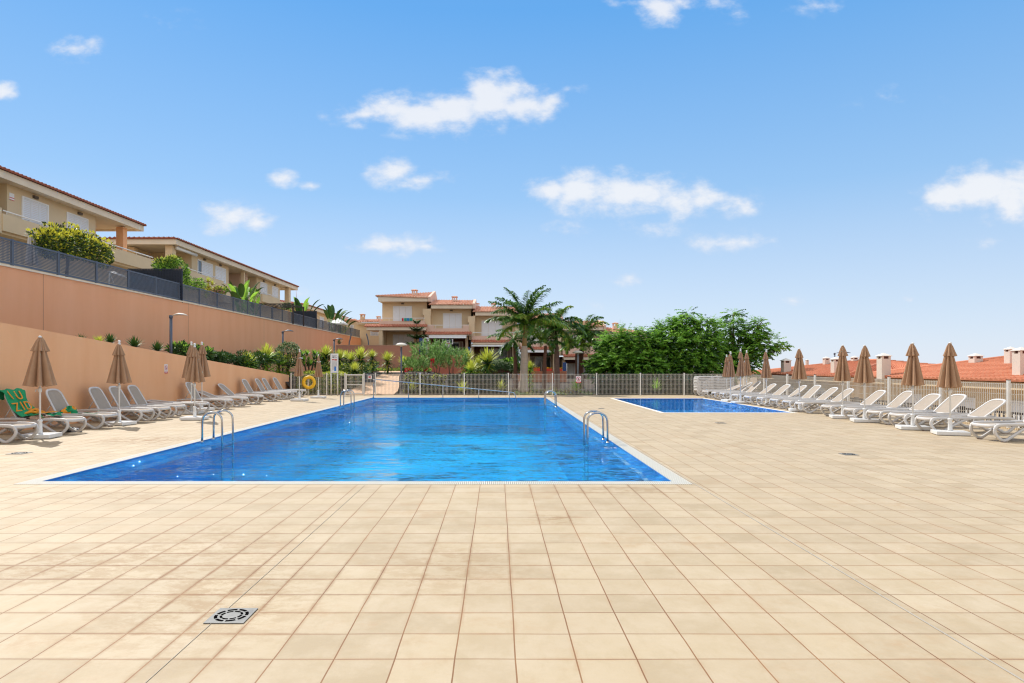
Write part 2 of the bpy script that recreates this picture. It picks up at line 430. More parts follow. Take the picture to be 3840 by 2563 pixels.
    l.new(ad.outputs[0], bp.inputs['Height']); l.new(bp.outputs[0], p.inputs['Normal'])
    return m
M_deck = deck_mat()

def rects_around(x0, x1, y0, y1, holes):
    xs = sorted({x0, x1, *[h[0] for h in holes], *[h[1] for h in holes]}); ys = sorted({y0, y1, *[h[2] for h in holes], *[h[3] for h in holes]})
    for i in range(len(xs)-1):
        for j in range(len(ys)-1):
            cx, cy = (xs[i]+xs[i+1])/2, (ys[j]+ys[j+1])/2
            if any(h[0] < cx < h[1] and h[2] < cy < h[3] for h in holes): continue
            yield xs[i], xs[i+1], ys[j], ys[j+1]
mb = MB()
for a in rects_around(DX0, DX1, DY0, DY1, [(PX0-CW, PX1+CW, PY0-CW, PY1+CW), (KX0-KW, KX1+KW, KY0-KW, KY1+KW)]):
    mb.quad((a[0],a[2],0),(a[1],a[2],0),(a[1],a[3],0),(a[0],a[3],0))
structure('pool_deck', mb, M_deck)
# metal-grey movement joints, flush strips 3 mm proud
mb = MB()
for x in (2.67, -1.775):
    mb.box(x-(.006 if x > 0 else .0012), x+(.006 if x > 0 else .0012), DY0, PY0-CW-.005, 0.001, 0.004)
mb.box(2.664, 2.676, PY0-CW, 22, 0.001, 0.004)
structure('expansion_joint', mb, mat('joint_strip', (0.40,0.35,0.28), 0.5, 0.1))
# edge of the deck towards the lower terrace on the right
mb = MB(); mb.box(DX1, DX1+.12, DY0, DY1, -6, 0.05)
tag(mkobj('retaining_wall', mb, M_beige), 'beige retaining wall carrying the edge of the deck under the right-hand mesh fence', 'wall')

def coping_mat():
    m = bpy.data.materials.new('overflow_grating'); m.use_nodes = True
    nt = m.node_tree; n, l = nt.nodes, nt.links; p = n['Principled BSDF']
    g = n.new('ShaderNodeNewGeometry'); w = n.new('ShaderNodeTexWave'); w.wave_type = 'BANDS'; w.bands_direction = 'X'; w.wave_profile = 'SIN'
    w.inputs['Scale'].default_value = 12.0
    l.new(g.outputs['Position'], w.inputs['Vector'])
    r = n.new('ShaderNodeValToRGB'); l.new(w.outputs[1], r.inputs[0])
    r.color_ramp.elements[0].position = 0.1; r.color_ramp.elements[0].color = (0.33,0.31,0.25,1)
    r.color_ramp.elements[1].position = 0.38; r.color_ramp.elements[1].color = (0.72,0.69,0.60,1)
    l.new(r.outputs[0], p.inputs['Base Color']); p.inputs['Roughness'].default_value = 0.5
    b = n.new('ShaderNodeBump'); b.inputs['Distance'].default_value = 0.01; l.new(w.outputs[1], b.inputs['Height']); l.new(b.outputs[0], p.inputs['Normal'])
    return m
mb = MB()
for a in rects_around(PX0-CW, PX1+CW, PY0-CW, PY1+CW, [(PX0, PX1, PY0, PY1)]): mb.box(a[0], a[1], a[2], a[3], -0.08, 0.004)
structure('overflow_grating', mb, coping_mat())
mb = MB()
for a in rects_around(KX0-KW, KX1+KW, KY0-KW, KY1+KW, [(KX0, KX1, KY0, KY1)]): mb.box(a[0], a[1], a[2], a[3], -0.08, 0.004)
structure('pool_coping', mb, mat('white_coping', (0.72,0.69,0.62), 0.6, 0.06, 3))

def mosaic(name, c1, c2, grout, s=0.03):
    m = bpy.data.materials.new(name); m.use_nodes = True
    nt = m.node_tree; n, l = nt.nodes, nt.links; p = n['Principled BSDF']
    g = n.new('ShaderNodeNewGeometry'); b = n.new('ShaderNodeTexBrick'); b.offset = 0; b.squash = 1
    b.inputs['Scale'].default_value = 1; b.inputs['Brick Width'].default_value = s; b.inputs['Row Height'].default_value = s
    b.inputs['Mortar Size'].default_value = 0.0016; b.inputs['Color1'].default_value = (*c1,1); b.inputs['Color2'].default_value = (*c2,1); b.inputs['Mortar'].default_value = (*grout,1)
    l.new(g.outputs['Position'], b.inputs['Vector']); l.new(b.outputs[0], p.inputs['Base Color']); p.inputs['Roughness'].default_value = 0.35
    return m
M_mos = mosaic('blue_mosaic', (0.045,0.21,0.55), (0.06,0.26,0.62), (0.20,0.38,0.66))
M_mos2 = mosaic('blue_mosaic_floor', (0.06,0.52,0.90), (0.07,0.56,0.93), (0.2,0.62,0.9))
LW, LZ0, LZ1, PD = 0.33, -0.03, -0.15, -1.75
def basin(name, x0, x1, y0, y1, lw, lz0, lz1, pd, m1, m2):
    mb = MB(); x0 += .004; y0 += .004; x1 -= .004; y1 -= .004
    o = [(x0,y0),(x1,y0),(x1,y1),(x0,y1)]; i = [(x0+lw,y0+lw),(x1-lw,y0+lw),(x1-lw,y1-lw),(x0+lw,y1-lw)]
    for k in range(4):
        a, b = o[k], o[(k+1)%4]; c, d = i[(k+1)%4], i[k]
        mb.quad((*a,0.0),(*b,0.0),(*b,lz0),(*a,lz0)); mb.quad((*a,lz0),(*b,lz0),(*c,lz1),(*d,lz1)); mb.quad((*d,lz1),(*c,lz1),(*c,pd),(*d,pd))
    mb.cur = 1
    mb.quad((*i[0],pd),(*i[1],pd),(*i[2],pd),(*i[3],pd))
    structure(name, mb, [m1, m2])
basin('pool_basin', PX0, PX1, PY0, PY1, LW, LZ0, LZ1, PD, M_mos, M_mos2)
basin('small_pool_basin', KX0, KX1, KY0, KY1, 0.02, -0.03, -0.04, -0.55, M_mos, mosaic('blue_mosaic_small', (0.05,0.27,0.60), (0.06,0.31,0.66), (0.15,0.36,0.62)))

def water_mat(name, tint, bump, s1, refl, rough):
    m = bpy.data.materials.new(name); m.use_nodes = True
    nt = m.node_tree; n, l = nt.nodes, nt.links; n.remove(n['Principled BSDF'])
    g = n.new('ShaderNodeNewGeometry')
    mp = n.new('ShaderNodeMapping'); mp.inputs['Scale'].default_value = (0.42, 1.0, 1); mp.inputs['Rotation'].default_value = (0,0,.12); l.new(g.outputs['Position'], mp.inputs[0])
    a = n.new('ShaderNodeTexNoise'); a.inputs['Scale'].default_value = s1; a.inputs['Detail'].default_value = 3; a.inputs['Roughness'].default_value = 0.5; a.inputs['Distortion'].default_value = 0.6; l.new(mp.outputs[0], a.inputs['Vector'])
    c = n.new('ShaderNodeTexNoise'); c.inputs['Scale'].default_value = s1*3.3; c.inputs['Detail'].default_value = 2; c.inputs['Distortion'].default_value = 0.4; l.new(mp.outputs[0], c.inputs['Vector'])
    big = n.new('ShaderNodeTexNoise'); big.inputs['Scale'].default_value = 0.33; big.inputs['Detail'].default_value = 2; l.new(g.outputs['Position'], big.inputs['Vector'])
    br = n.new('ShaderNodeMapRange'); br.inputs[1].default_value = .38; br.inputs[2].default_value = .6; br.inputs[3].default_value = .25; br.inputs[4].default_value = 1; l.new(big.outputs[0], br.inputs[0])
    s = n.new('ShaderNodeMath'); s.operation = 'MULTIPLY_ADD'; l.new(c.outputs[0], s.inputs[0]); s.inputs[1].default_value = 0.28; l.new(a.outputs[0], s.inputs[2])
    s2 = n.new('ShaderNodeMath'); s2.operation = 'MULTIPLY'; l.new(s.outputs[0], s2.inputs[0]); l.new(br.outputs[0], s2.inputs[1])
    b = n.new('ShaderNodeBump'); b.inputs['Strength'].default_value = 1.0; b.inputs['Distance'].default_value = bump; l.new(s2.outputs[0], b.inputs['Height'])
    f = n.new('ShaderNodeFresnel'); f.inputs[0].default_value = 1.33; l.new(b.outputs[0], f.inputs['Normal'])
    fm = n.new('ShaderNodeMath'); fm.operation = 'MULTIPLY'; l.new(f.outputs[0], fm.inputs[0]); fm.inputs[1].default_value = refl
    gl = n.new('ShaderNodeBsdfGlossy'); gl.inputs['Roughness'].default_value = rough; gl.inputs['Color'].default_value = (0.55,0.80,1,1); l.new(b.outputs[0], gl.inputs['Normal'])
    tr = n.new('ShaderNodeBsdfTransparent'); tr.inputs[0].default_value = (*tint, 1)
    rf = n.new('ShaderNodeBsdfRefraction'); rf.inputs['IOR'].default_value = 1.2; rf.inputs['Color'].default_value = (*tint, 1); l.new(b.outputs[0], rf.inputs['Normal'])
    mr_ = n.new('ShaderNodeMixShader'); mr_.inputs[0].default_value = 0.45; l.new(tr.outputs[0], mr_.inputs[1]); l.new(rf.outputs[0], mr_.inputs[2])
    mx = n.new('ShaderNodeMixShader'); l.new(fm.outputs[0], mx.inputs[0]); l.new(mr_.outputs[0], mx.inputs[1]); l.new(gl.outputs[0], mx.inputs[2])
    l.new(mx.outputs[0], n['Material Output'].inputs[0])
    return m
mb = MB(); mb.quad((PX0,PY0,-.012),(PX1,PY0,-.012),(PX1,PY1,-.012),(PX0,PY1,-.012))
structure('pool_water', mb, water_mat('pool_water', (0.50,0.97,1.0), 0.50, 1.9, 0.95, 0.0))
mb = MB(); mb.quad((KX0,KY0,-.012),(KX1,KY0,-.012),(KX1,KY1,-.012),(KX0,KY1,-.012))
structure('small_pool_water', mb, water_mat('still_water', (0.5,0.88,1.0), 0.003, 1.2, 0.6, 0.0))

# pale flat squares lying on the pool floor
for i, (x, y, lb) in enumerate(((-3.0, 11.2, 'pale floor square under the water in the near left part of the large pool'), (-0.3, 11.2, 'pale floor square under the water in the near middle of the large pool'), (1.75, 10.6, 'pale floor square under the water near the right front corner of the large pool'))):
    o = MB(); o.box(x-.17, x+.17, y-.17, y+.17, PD+.004, PD+.02)
    tag(mkobj('floor_square', o, mat('pale_square', (0.75,0.85,0.70), 0.5, 0.05)), lb, 'pool fitting', 'pale squares on the pool floor')

# big ground sheet and the garden terrain
mb = MB(); mb.quad((-1500,-1500,-7),(1500,-1500,-7),(1500,1500,-7),(-1500,1500,-7))
structure('ground', mb, mat('dry_soil', (0.30,0.21,0.13), 0.95, 0.2, 0.2))
def sm(a, b, x):
    t = max(0, min(1, (x-a)/(b-a))); return t*t*(3-2*t)
def wall_top(y): return 2.63 - 0.0723*(y-15.36)
def terr(x, y):
    left = 1.18*sm(36.2, 47, y)
    right = -0.05 + 0.5*sm(44, 58, y)
    k = sm(-5.5, -2.5, x)
    z = left*(1-k) + right*k
    if x < -11.6:
        s = sm(-11.4, -11.9, x) if False else 1.0
        zz = wall_top(min(y, 36)) - 0.28
        z = zz if y < 36.2 else zz*(1-sm(36.2, 44, y)) + max(z, 1.2)*sm(36.2, 44, y)
    if x > 13: z = z*(1-sm(13, 16, x)) - 1.6*sm(13, 16, x)
    return z
mb = MB(); mb.smooth = True
def grid(mb, x0, x1, y0, y1, nx, ny, fn):
    k = len(mb.v)
    for j in range(ny+1):
        for i in range(nx+1):
            x = x0+(x1-x0)*i/nx; y = y0+(y1-y0)*j/ny; mb.v.append((x, y, fn(x, y)))
    for j in range(ny):
        for i in range(nx):
            a = k+j*(nx+1)+i; mb.face((a, a+1, a+nx+2, a+nx+1))
grid(mb, -14.5, -11.75, 8, 36.0, 6, 40, lambda x, y: wall_top(y)-0.28)
grid(mb, -14.5, 45, 36.0, 75, 90, 60, terr)
structure('garden_soil', mb, mat('garden_soil', (0.030,0.020,0.014), 0.95, 0.3, 3, 0.6, 12, col2=(0.07,0.05,0.035)))  # soil colour darkened to stand in for shade behind the fence
mb = MB(); grid(mb, 13.07, 60, -8, 36.0, 10, 10, lambda x, y: -1.6)
structure('lower_terrace', mb, mat('lower_terrace', (0.48,0.37,0.24), 0.9, 0.1, 1))
mb = MB(); grid(mb, -60, -14.6, 0, 95, 12, 12, lambda x, y: 4.45)
structure('upper_terrace', mb, mat('upper_terrace', (0.40,0.32,0.22), 0.9, 0.1, 1))
# tiled path climbing from the gate
mb = MB(); PTH = [(36.0,-8.45,-5.75),(37.2,-8.5,-5.7),(39,-8.45,-5.9),(41,-8.2,-6.2),(43,-8.0,-6.5),(45,-7.9,-6.7),(47,-8.6,-6.6),(48.5,-9.4,-6.6),(49.8,-9.6,-6.2)]
PZ = [0.0, .16, .36, .62, .86, 1.05, 1.2, 1.215, 1.22]
for i in range(len(PTH)-1):
    a, b = PTH[i], PTH[i+1]; mb.quad((a[1],a[0],PZ[i]+.02),(a[2],a[0],PZ[i]+.02),(b[2],b[0],PZ[i+1]+.02),(b[1],b[0],PZ[i+1]+.02))
def path_mat():
    m = bpy.data.materials.new('path_tiles'); m.use_nodes = True
    nt = m.node_tree; n, l = nt.nodes, nt.links; p = n['Principled BSDF']
    g = n.new('ShaderNodeNewGeometry'); b = n.new('ShaderNodeTexBrick'); b.offset = 0
    b.inputs['Scale'].default_value = 1; b.inputs['Brick Width'].default_value = .3; b.inputs['Row Height'].default_value = .3; b.inputs['Mortar Size'].default_value = .006
    b.inputs['Color1'].default_value = (0.66,0.42,0.25,1); b.inputs['Color2'].default_value = (0.60,0.37,0.22,1); b.inputs['Mortar'].default_value = (0.36,0.22,0.13,1)
    l.new(g.outputs['Position'], b.inputs['Vector']); l.new(b.outputs[0], p.inputs['Base Color']); p.inputs['Roughness'].default_value = .8
    return m
structure('garden_path', mb, path_mat())

# ------------------------------------------------------------------ drains in the deck
M_slot = mat('slot_black', (0.004,0.004,0.004), .95, .1, spec=0.0)
def drain(x, y, label, s=0.25):
    t = thing('floor_drain', label, 'drain', (x, y, 0), 'square drains in the deck')
    p = MB(); h = s/2; p.bbox(-h, h, -h, h, 0.002, 0.007, 0.001); part('plate', p, mat('zinc_plate', (0.21,0.205,0.19), 0.55, 0.2, 12, metal=0.2), t, True)
    for (r0, r1, nseg, off) in ((.104*s/.25, .084*s/.25, 8, 0), (.070*s/.25, .055*s/.25, 8, .2)):
        for k in range(nseg):
            q = MB(); a0 = off + 2*pi*k/nseg; a1 = a0 + 2*pi/nseg*.8; m_ = 5
            for i in range(m_):
                u, v = a0+(a1-a0)*i/m_, a0+(a1-a0)*(i+1)/m_
                q.quad((r1*cos(u),r1*sin(u),.0085),(r0*cos(u),r0*sin(u),.0085),(r0*cos(v),r0*sin(v),.0085),(r1*cos(v),r1*sin(v),.0085))
            part('slot', q, M_slot, t, True)
    return t
drain(-1.70, 4.155, 'square metal drain in the foreground tiles, the one closest to the viewer')
drain(6.35, 11.75, 'square metal drain in the open deck in front of the right-hand loungers', .25)
drain(3.9, 24.4, 'square metal drain between the large pool and the small pool', .22)
drain(6.25, 18.2, 'square metal drain in front of the near edge of the small pool', .25)
drain(-8.75, 11.9, 'square metal drain at the left edge of the picture below the loungers', .3)

# ------------------------------------------------------------------ walls
mb = MB(); YS = [6, 15.36, 25, 36.65]
for i in range(3):
    a, b = YS[i], YS[i+1]; za, zb = wall_top(a), wall_top(b)
    k = len(mb.v)
    mb.v += [(-11.75,a,-.3),(-11.75,b,-.3),(-11.75,b,zb),(-11.75,a,za),(-11.95,a,-.3),(-11.95,b,-.3),(-11.95,b,zb),(-11.95,a,za)]
    for q in ((0,1,2,3),(7,6,5,4),(3,2,6,7)): mb.face(tuple(k+j for j in q))
    if i == 2: mb.face((k+1, k+5, k+6, k+2))
t = thing('garden_wall', 'smooth orange wall with a sloping top behind the left-hand row of loungers', 'wall', (-11.85, 20, 0)); part('wall', mb, M_orange, t)

XW, ZW = -14.5, 4.59
t = thing('retaining_wall', 'tall level-topped orange retaining wall rising behind the planting on the left', 'wall', (XW, 40, 0))
mb = MB(); mb.box(XW-.3, XW, 4, 69, -.5, ZW-.06); part('wall', mb, M_orange2, t)
mb = MB(); mb.box(XW-.33, XW+.04, 4, 69.04, ZW-.06, ZW); part('coping', mb, M_cap, t)
for px in (162, 706, 990):
    y = sideY(px, XW); q = MB(); q.box(XW-.005, XW+.003, y-.008, y+.008, 0, ZW-.06); part('joint', q, mat('joint_line', (0.28,0.15,0.09), .9), t)

EY = 50.0
x0, x1 = gx(1261, EY), gx(1570, EY); zt = gz(1297, EY)
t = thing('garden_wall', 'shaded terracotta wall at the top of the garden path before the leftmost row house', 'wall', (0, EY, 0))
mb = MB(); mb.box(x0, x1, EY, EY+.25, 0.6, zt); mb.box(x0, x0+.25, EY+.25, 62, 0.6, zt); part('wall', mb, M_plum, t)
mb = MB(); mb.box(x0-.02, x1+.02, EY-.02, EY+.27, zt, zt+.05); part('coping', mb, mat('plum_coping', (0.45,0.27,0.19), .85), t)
x0b, x1b, ztb = gx(1570, EY+2), gx(1762, EY+2), gz(1331, EY+2)
mb = MB(); mb.box(x0b, x1b, EY+2, EY+2.2, -.2, ztb)
tag(mkobj('garden_wall', mb, M_red), 'low red wall behind the flowering oleanders', 'wall')

# ------------------------------------------------------------------ light grey mesh fences
def mesh_bay(mb, p0, p1, z0, z1, nb=None, rails=5, zt0=None):
    p0, p1 = Vector(p0), Vector(p1); L = (p1-p0).length; d = (p1-p0)/L; nrm = Vector((-d.y, d.x, 0))
    nb = nb or max(2, int(L/0.072))
    for i in range(1, nb):
        c = p0 + d*(L*i/nb); w, th = 0.0065, 0.004
        f = lambda a, b, dd, c=c: c + d*a + nrm*dd + Vector((0,0,b))
        mb.boxf(f, -w, w, z0, z1, -th, th)
    for j in range(rails):
        z = z0+.02 + (z1-z0-.04)*j/(rails-1)
        f = lambda a, b, dd: p0 + d*a + nrm*dd + Vector((0,0,b))
        mb.boxf(f, 0.02, L-.02, z-.006, z+.006, .005, .013)
FY = 35.5
posts = [1092, 1225, 1294, 1365, 1408, 1575.6, 1741, 1906.5, 2071.5, 2237, 2401.5, 2566, 2735]
t = thing('mesh_fence', 'pale metal mesh fence running across behind the far edge of both pools', 'fence', (0, FY, 0))
xs = [gx(p, FY) for p in posts]; xs[-1] = 12.8
for i, x in enumerate(xs):
    q = MB(); q.box(x-.035, x+.035, FY-.03, FY+.03, 0, 1.22); part('post', q, M_post, t)
for i in range(len(xs)-1):
    if i == 2: continue
    q = MB(); mesh_bay(q, (xs[i]+.035, FY, 0), (xs[i+1]-.035, FY, 0), .05, 1.17); part('mesh_panel', q, M_galv, t)
# gate in it
g = thing('gate', 'pale metal gate in the mesh fence at the foot of the garden path', 'gate', (xs[2], FY, 0))
q = MB(); ga, gb = xs[2]+.05, xs[3]-.05
for (a, b, c, d) in ((ga, ga+.05, .06, 1.15), (gb-.05, gb, .06, 1.15), (ga+.05, gb-.05, 1.09, 1.15), (ga+.05, gb-.05, .55, .60), (ga+.05, gb-.05, .06, .11)): q.box(a, b, FY-.02, FY+.02, c, d)
part('gate_frame', q, M_post, g)
q = MB(); mesh_bay(q, (ga+.05, FY, 0), (gb-.05, FY, 0), .11, 1.09, nb=13, rails=4); part('mesh_panel', q, M_galv, g)
# right-hand side fence
FX = 12.8
t = thing('mesh_fence', 'pale metal mesh fence with upright posts behind the right-hand row of loungers', 'fence', (FX, 24, 0))
ys = [33.7, 31.2, 28.7, 26.2, 23.72, 21.25, 18.77, 16.28, 13.8, 11.3, 8.8]
for y in ys:
    q = MB(); q.box(FX-.03, FX+.03, y-.035, y+.035, 0.05, 1.24); q.cur = 1; q.box(FX-.033, FX+.033, y-.038, y+.038, 1.24, 1.26); part('post', q, [M_post, M_dark], t)
yy_ = [FY-.05] + ys
for a, b in zip(yy_[:-1], yy_[1:]):
    q = MB(); mesh_bay(q, (FX, a-.035, 0), (FX, b+.035, 0), .1, 1.17); part('mesh_panel', q, M_galv, t)
# slatted planter balustrade on the terrace below
t = thing('balustrade', 'dark slatted railing on the lower terrace beyond the right-hand fence', 'railing', (15, 25, 0))
q = MB(); q.box(14.97, 15.03, 17.8, 40, .2, .26); q.box(14.97, 15.03, 17.8, 40, -.35, -.30); part('rail', q, M_dark, t)
q = MB()
y = 17.8
while y < 40: q.box(14.985, 15.015, y, y+.05, -.3, .2); y += .16
part('balusters', q, M_dark, t)
for y in (17.8, 20.9, 24, 27.1, 30.2): 
    q = MB(); q.box(14.94, 15.06, y, y+.12, -1.6, .3); part('post', q, M_dark, t)

# dark perforated fence on top of the retaining wall
t = thing('terrace_fence', 'long dark grey perforated metal fence along the top of the tall orange retaining wall', 'fence', (XW, 40, ZW))
yp = [19.56 - 2.05*k for k in range(3, 0, -1)] + [19.56 + 2.05*k for k in range(25)]
FT = 5.40
for y in yp:
    q = MB(); q.box(XW-.14, XW-.08, y-.035, y+.035, ZW, FT+.02); part('post', q, M_grey, t)
def perf_panel(y0, y1):
    q = MB()
    q.box(XW-.13, XW-.09, y0, y1, FT-.05, FT); q.box(XW-.13, XW-.09, y0, y1, ZW+.05, ZW+.11)
    n = 20
    z0, z1 = ZW+.11, FT-.05
    m_ = 13 if y0 > 45 else 14
    for k in range(1, m_): 
        z = z0 + (z1-z0)*k/m_; q.box(XW-.115, XW-.11, y0, y1, z-.011, z+.011)
    m_ = 40 if y0 < 40 else 30
    for k in range(1, m_):
        y = y0 + (y1-y0)*k/m_; q.box(XW-.108, XW-.103, y-.009, y+.009, z0, z1)
    return q
for a, b in zip(yp[:-1], yp[1:]): part('perforated_panel', perf_panel(a+.035, b-.035), M_grey, t)
q = MB(); q.box(XW-.13, XW-.09, yp[-1]+.035, 69, ZW+.05, ZW+.11); q.box(XW-.13, XW-.09, yp[-1]+.035, 69, FT-.05, FT)
part('end_rail', q, M_grey, t)
# ------------------------------------------------------------------ roofs
def tile_roof(A, B, C, D, w=0.22, amp=0.055, row=0.4, maxcol=140):
    # corrugated clay-tile slope; A-B along the eave, D-C along the top
    A, B, C, D = map(Vector, (A, B, C, D)); mb = MB()
    L = max((B-A).length, (C-D).length); nc = int(min(maxcol, max(3, L/w))); S = max((D-A).length, (C-B).length); nr = int(max(2, min(26, S/row)))
    nrm = (B-A).cross(D-A)
    if nrm.length < 1e-4: nrm = (B-A).cross(C-A)
    nrm.normalize()
    if nrm.z < 0: nrm = -nrm
    prof = [0, .35, .85, 1, .85, .35]   # round cover tile then valley
    us = []
    for i in range(nc):
        for k, h in enumerate(prof[:6]): us.append(((i + k/8.0)/nc, h))
    us.append((1.0, 0))
    def P(u, v): return (A*(1-u)+B*u)*(1-v) + (D*(1-u)+C*u)*v
    k0 = len(mb.v); m = len(us)
    for r in range(nr):
        for e in (0, 1):
            v = (r+e)/nr
            lift = 0.028 if e == 0 else 0.0
            for u, h in us: mb.v.append(tuple(P(u, v) + nrm*(h*amp+lift)))
    for r in range(nr):
        for i in range(m-1):
            a = k0 + (2*r)*m + i; mb.face((a, a+1, a+m+1, a+m))
        if r < nr-1:
            for i in range(m-1):
                a = k0 + (2*r+1)*m + i; mb.face((a, a+1, a+m+1, a+m))
    # front scallops: close the tile ends down to a bed line
    for i in range(m-1):
        a, b = us[i], us[i+1]; pa, pb = P(a[0],0), P(b[0],0)
        mb.quad(pa - nrm*.03, pb - nrm*.03, pb+nrm*(b[1]*amp+.028), pa+nrm*(a[1]*amp+.028))
    return mb
def ridge(mb, a, b, r=.09):
    mb.tube([a, b], r, 8); return mb

def shutter(parent, fn, a0, a1, b0, b1, leaves=3, slats=22, name='window', fine=True, depth=.05, open_leaf=False):
    """white louvred shutter set on a wall; fn(a, b, d) maps (along, up, out) to the world"""
    q = MB(); fw = .07
    for (u0, u1, v0, v1) in ((a0, a0+fw, b0, b1), (a1-fw, a1, b0, b1), (a0+fw, a1-fw, b1-fw, b1)): q.boxf(fn, u0, u1, v0, v1, -.02, depth)
    w = part(name, q, M_white, parent)
    W = (a1-fw-a0-fw)/leaves
    for k in range(leaves):
        if open_leaf and k == 0:
            g = MB(); g.boxf(fn, a0+fw, a0+fw+W, b0, b1-fw, -.02, .003); sub(w, 'pane', g, M_glass); continue
        u0 = a0+fw+k*W+.008; u1 = u0+W-.016; s = .045
        g = MB()
        for (c0, c1, v0, v1) in ((u0, u0+s, b0, b1-fw-.01), (u1-s, u1, b0, b1-fw-.01), (u0+s, u1-s, b1-fw-.01-s, b1-fw-.01), (u0+s, u1-s, b0, b0+s), (u0+s, u1-s, (b0+b1)/2-.03, (b0+b1)/2+.03)): g.boxf(fn, c0, c1, v0, v1, 0, .035)
        if fine:
            H_ = (b1-fw-.01-s) - (b0+s)
            for i in range(slats):
                z = b0+s + H_*(i+.5)/slats; h = H_/slats*.5
                f2 = lambda a, b, d, z=z: fn(a, z + b - d*1.1, d + .012)
                g.boxf(f2, u0+s, u1-s, -h*.8, h*.8, -.004, .004)
        else:
            g.boxf(fn, u0+s, u1-s, b0+s, b1-fw-.01-s, 0.0, .012)
            for i in range(9):
                z = b0+s+(b1-b0-fw-2*s)*(i+.5)/9; g.boxf(fn, u0+s, u1-s, z-.03, z+.03, .012, .02)
        sub(w, 'shutter_leaf', g, M_shut)
    bk = MB(); bk.boxf(fn, a0+fw, a1-fw, b0, b1-fw, -.03, -.002); sub(w, 'pane', bk, M_glass)
    return w
def sub(par, name, mb, m):
    o = mkobj(name, mb, m); o.parent = par
    off = Vector(par.parent.location) if par.parent else Vector((0,0,0))
    for v in o.data.vertices: v.co -= off
    TREE.setdefault(par.name, []).append(o)
    return o
def wall_lamp(parent, fn, a, b):
    q = MB(); q.boxf(fn, a-.13, a+.13, b-.06, b+.06, 0, .1); part('wall_lamp', q, mat('lamp_housing', (0.12,0.09,0.07), .5), parent)

# ------------------------------------------------------------------ houses above the retaining wall (left)
EX = -19.8; WX = -20.4
fx = lambda X: (lambda a, b, d: Vector((X + d, a, b)))
def fasc(mb, x0, x1, y0, y1, z0, z1, t=.25):
    mb.box(x1-t, x1, y0, y1, z0, z1); mb.box(x0, x1-t, y0, y0+t, z0, z1); mb.box(x0, x1-t, y1-t, y1, z0, z1); mb.box(x0, x1-t, y0+t, y1-t, z0+.06, z0+.1)
# house A
hA = thing('terrace_house', 'cream house with a long eave, nearest on the upper left terrace', 'house', (-20, 28, 4.45))
mb = MB(); mb.box(-30, WX, 27.04, 33.0, 7.05, 9.19); mb.box(-30, WX, 12, 23.5, 7.05, 9.19); mb.box(-30, -22.6, 23.5, 27.04, 7.05, 9.19); mb.box(-30, -23.4, 33.0, 36.0, 7.05, 9.19)
mb.box(-30, WX, 12, 36.6, 4.4, 7.0)
part('wall', mb, M_beige, hA)
mb = MB(); fasc(mb, -31, EX, 10, 36.4, 9.13, 9.44); part('fascia', mb, M_fascia, hA)
mb = tile_roof((EX+.1,36.5,9.47),(EX+.1,10,9.47),(-26,10,10.75),(-26,30.5,10.75), w=.235); part('roof', mb, M_tile3, hA)
mb = tile_roof((-31,36.5,9.47),(EX+.1,36.5,9.47),(-26,30.5,10.75),(-31,30.5,10.75)); part('roof', mb, M_tile3, hA)
mb = MB(); mb.box(-20.65, -20.27, 35.2, 35.58, 7.0, 9.13); part('pillar', mb, M_orange, hA)
mb = MB(); mb.box(-22.7, -22.3, 35.8, 36.1, 7.0, 9.13); part('pillar', mb, M_orange, hA)
shutter(hA, fx(WX), 27.85, 29.5, 7.02, 8.90); shutter(hA, fx(WX), 30.75, 32.35, 7.02, 8.90)
wall_lamp(hA, fx(WX), 28.65, 9.03); wall_lamp(hA, fx(WX), 31.7, 9.03)
mb = MB(); mb.box(-19.85, -19.7, 25.9, 37.6, 7.0, 7.68); mb.box(WX, -19.85, 24, 37.6, 6.9, 7.02); mb.box(-21.5, -19.85, 37.45, 37.6, 7.02, 7.75); mb.box(-21.2,-19.75,24.0,25.9,6.9,7.9)
part('balcony', mb, M_beige, hA)
mb = MB(); mb.tube([(-19.78,26,7.82),(-19.78,37.3,7.82)], .03, 6)
for k in range(9): mb.tube([(-19.78,26.2+k*1.35,7.68),(-19.78,26.2+k*1.35,7.82)], .012, 5)
part('handrail', mb, M_white, hA)
# small alarm sign
q = MB(); q.box(WX, WX+.02, 27.15, 27.42, 8.55, 8.85); s_ = part('alarm_sign', q, M_white, hA)
q = MB(); q.box(WX+.02, WX+.025, 27.15, 27.42, 8.64, 8.67); q.box(WX+.02, WX+.025, 27.15, 27.42, 8.55, 8.575); sub(s_, 'stripe', q, mat('sign_red', (0.62,0.03,0.05), .5))

# house B
hB = thing('terrace_house', 'cream house with open balcony recesses and a rolled white awning, middle of the upper terrace', 'house', (-20, 52, 4.45))
mb = MB(); mb.box(-32, WX, 43.37, 49.33, 7.05, 9.15); mb.box(-32, WX, 55.07, 60.96, 7.05, 9.15); mb.box(-32, -22.6, 49.33, 55.07, 7.05, 9.15); mb.box(-32, -23.1, 41.4, 43.37, 7.05, 9.15)
mb.box(-32, WX-.1, 40.9, 63.5, 4.4, 7.0)
part('wall', mb, M_beige, hB)
mb = MB(); mb.box(-22.6, WX-.02, 52.9, 53.1, 7.05, 9.1); part('party_wall', mb, M_pink, hB)
mb = MB(); fasc(mb, -33, EX, 40.05, 64.5, 9.10, 9.42); part('fascia', mb, M_fascia, hB)
mb = tile_roof((EX+.1,64.6,9.45),(EX+.1,39.95,9.45),(-25,45.5,10.5),(-25,59,10.5), w=.22); part('roof', mb, M_tile3, hB)
mb = tile_roof((-33,39.95,9.45),(EX+.1,39.95,9.45),(-25,45.5,10.3),(-33,45.5,10.3), w=.3, amp=.08); part('roof', mb, M_tile3, hB)
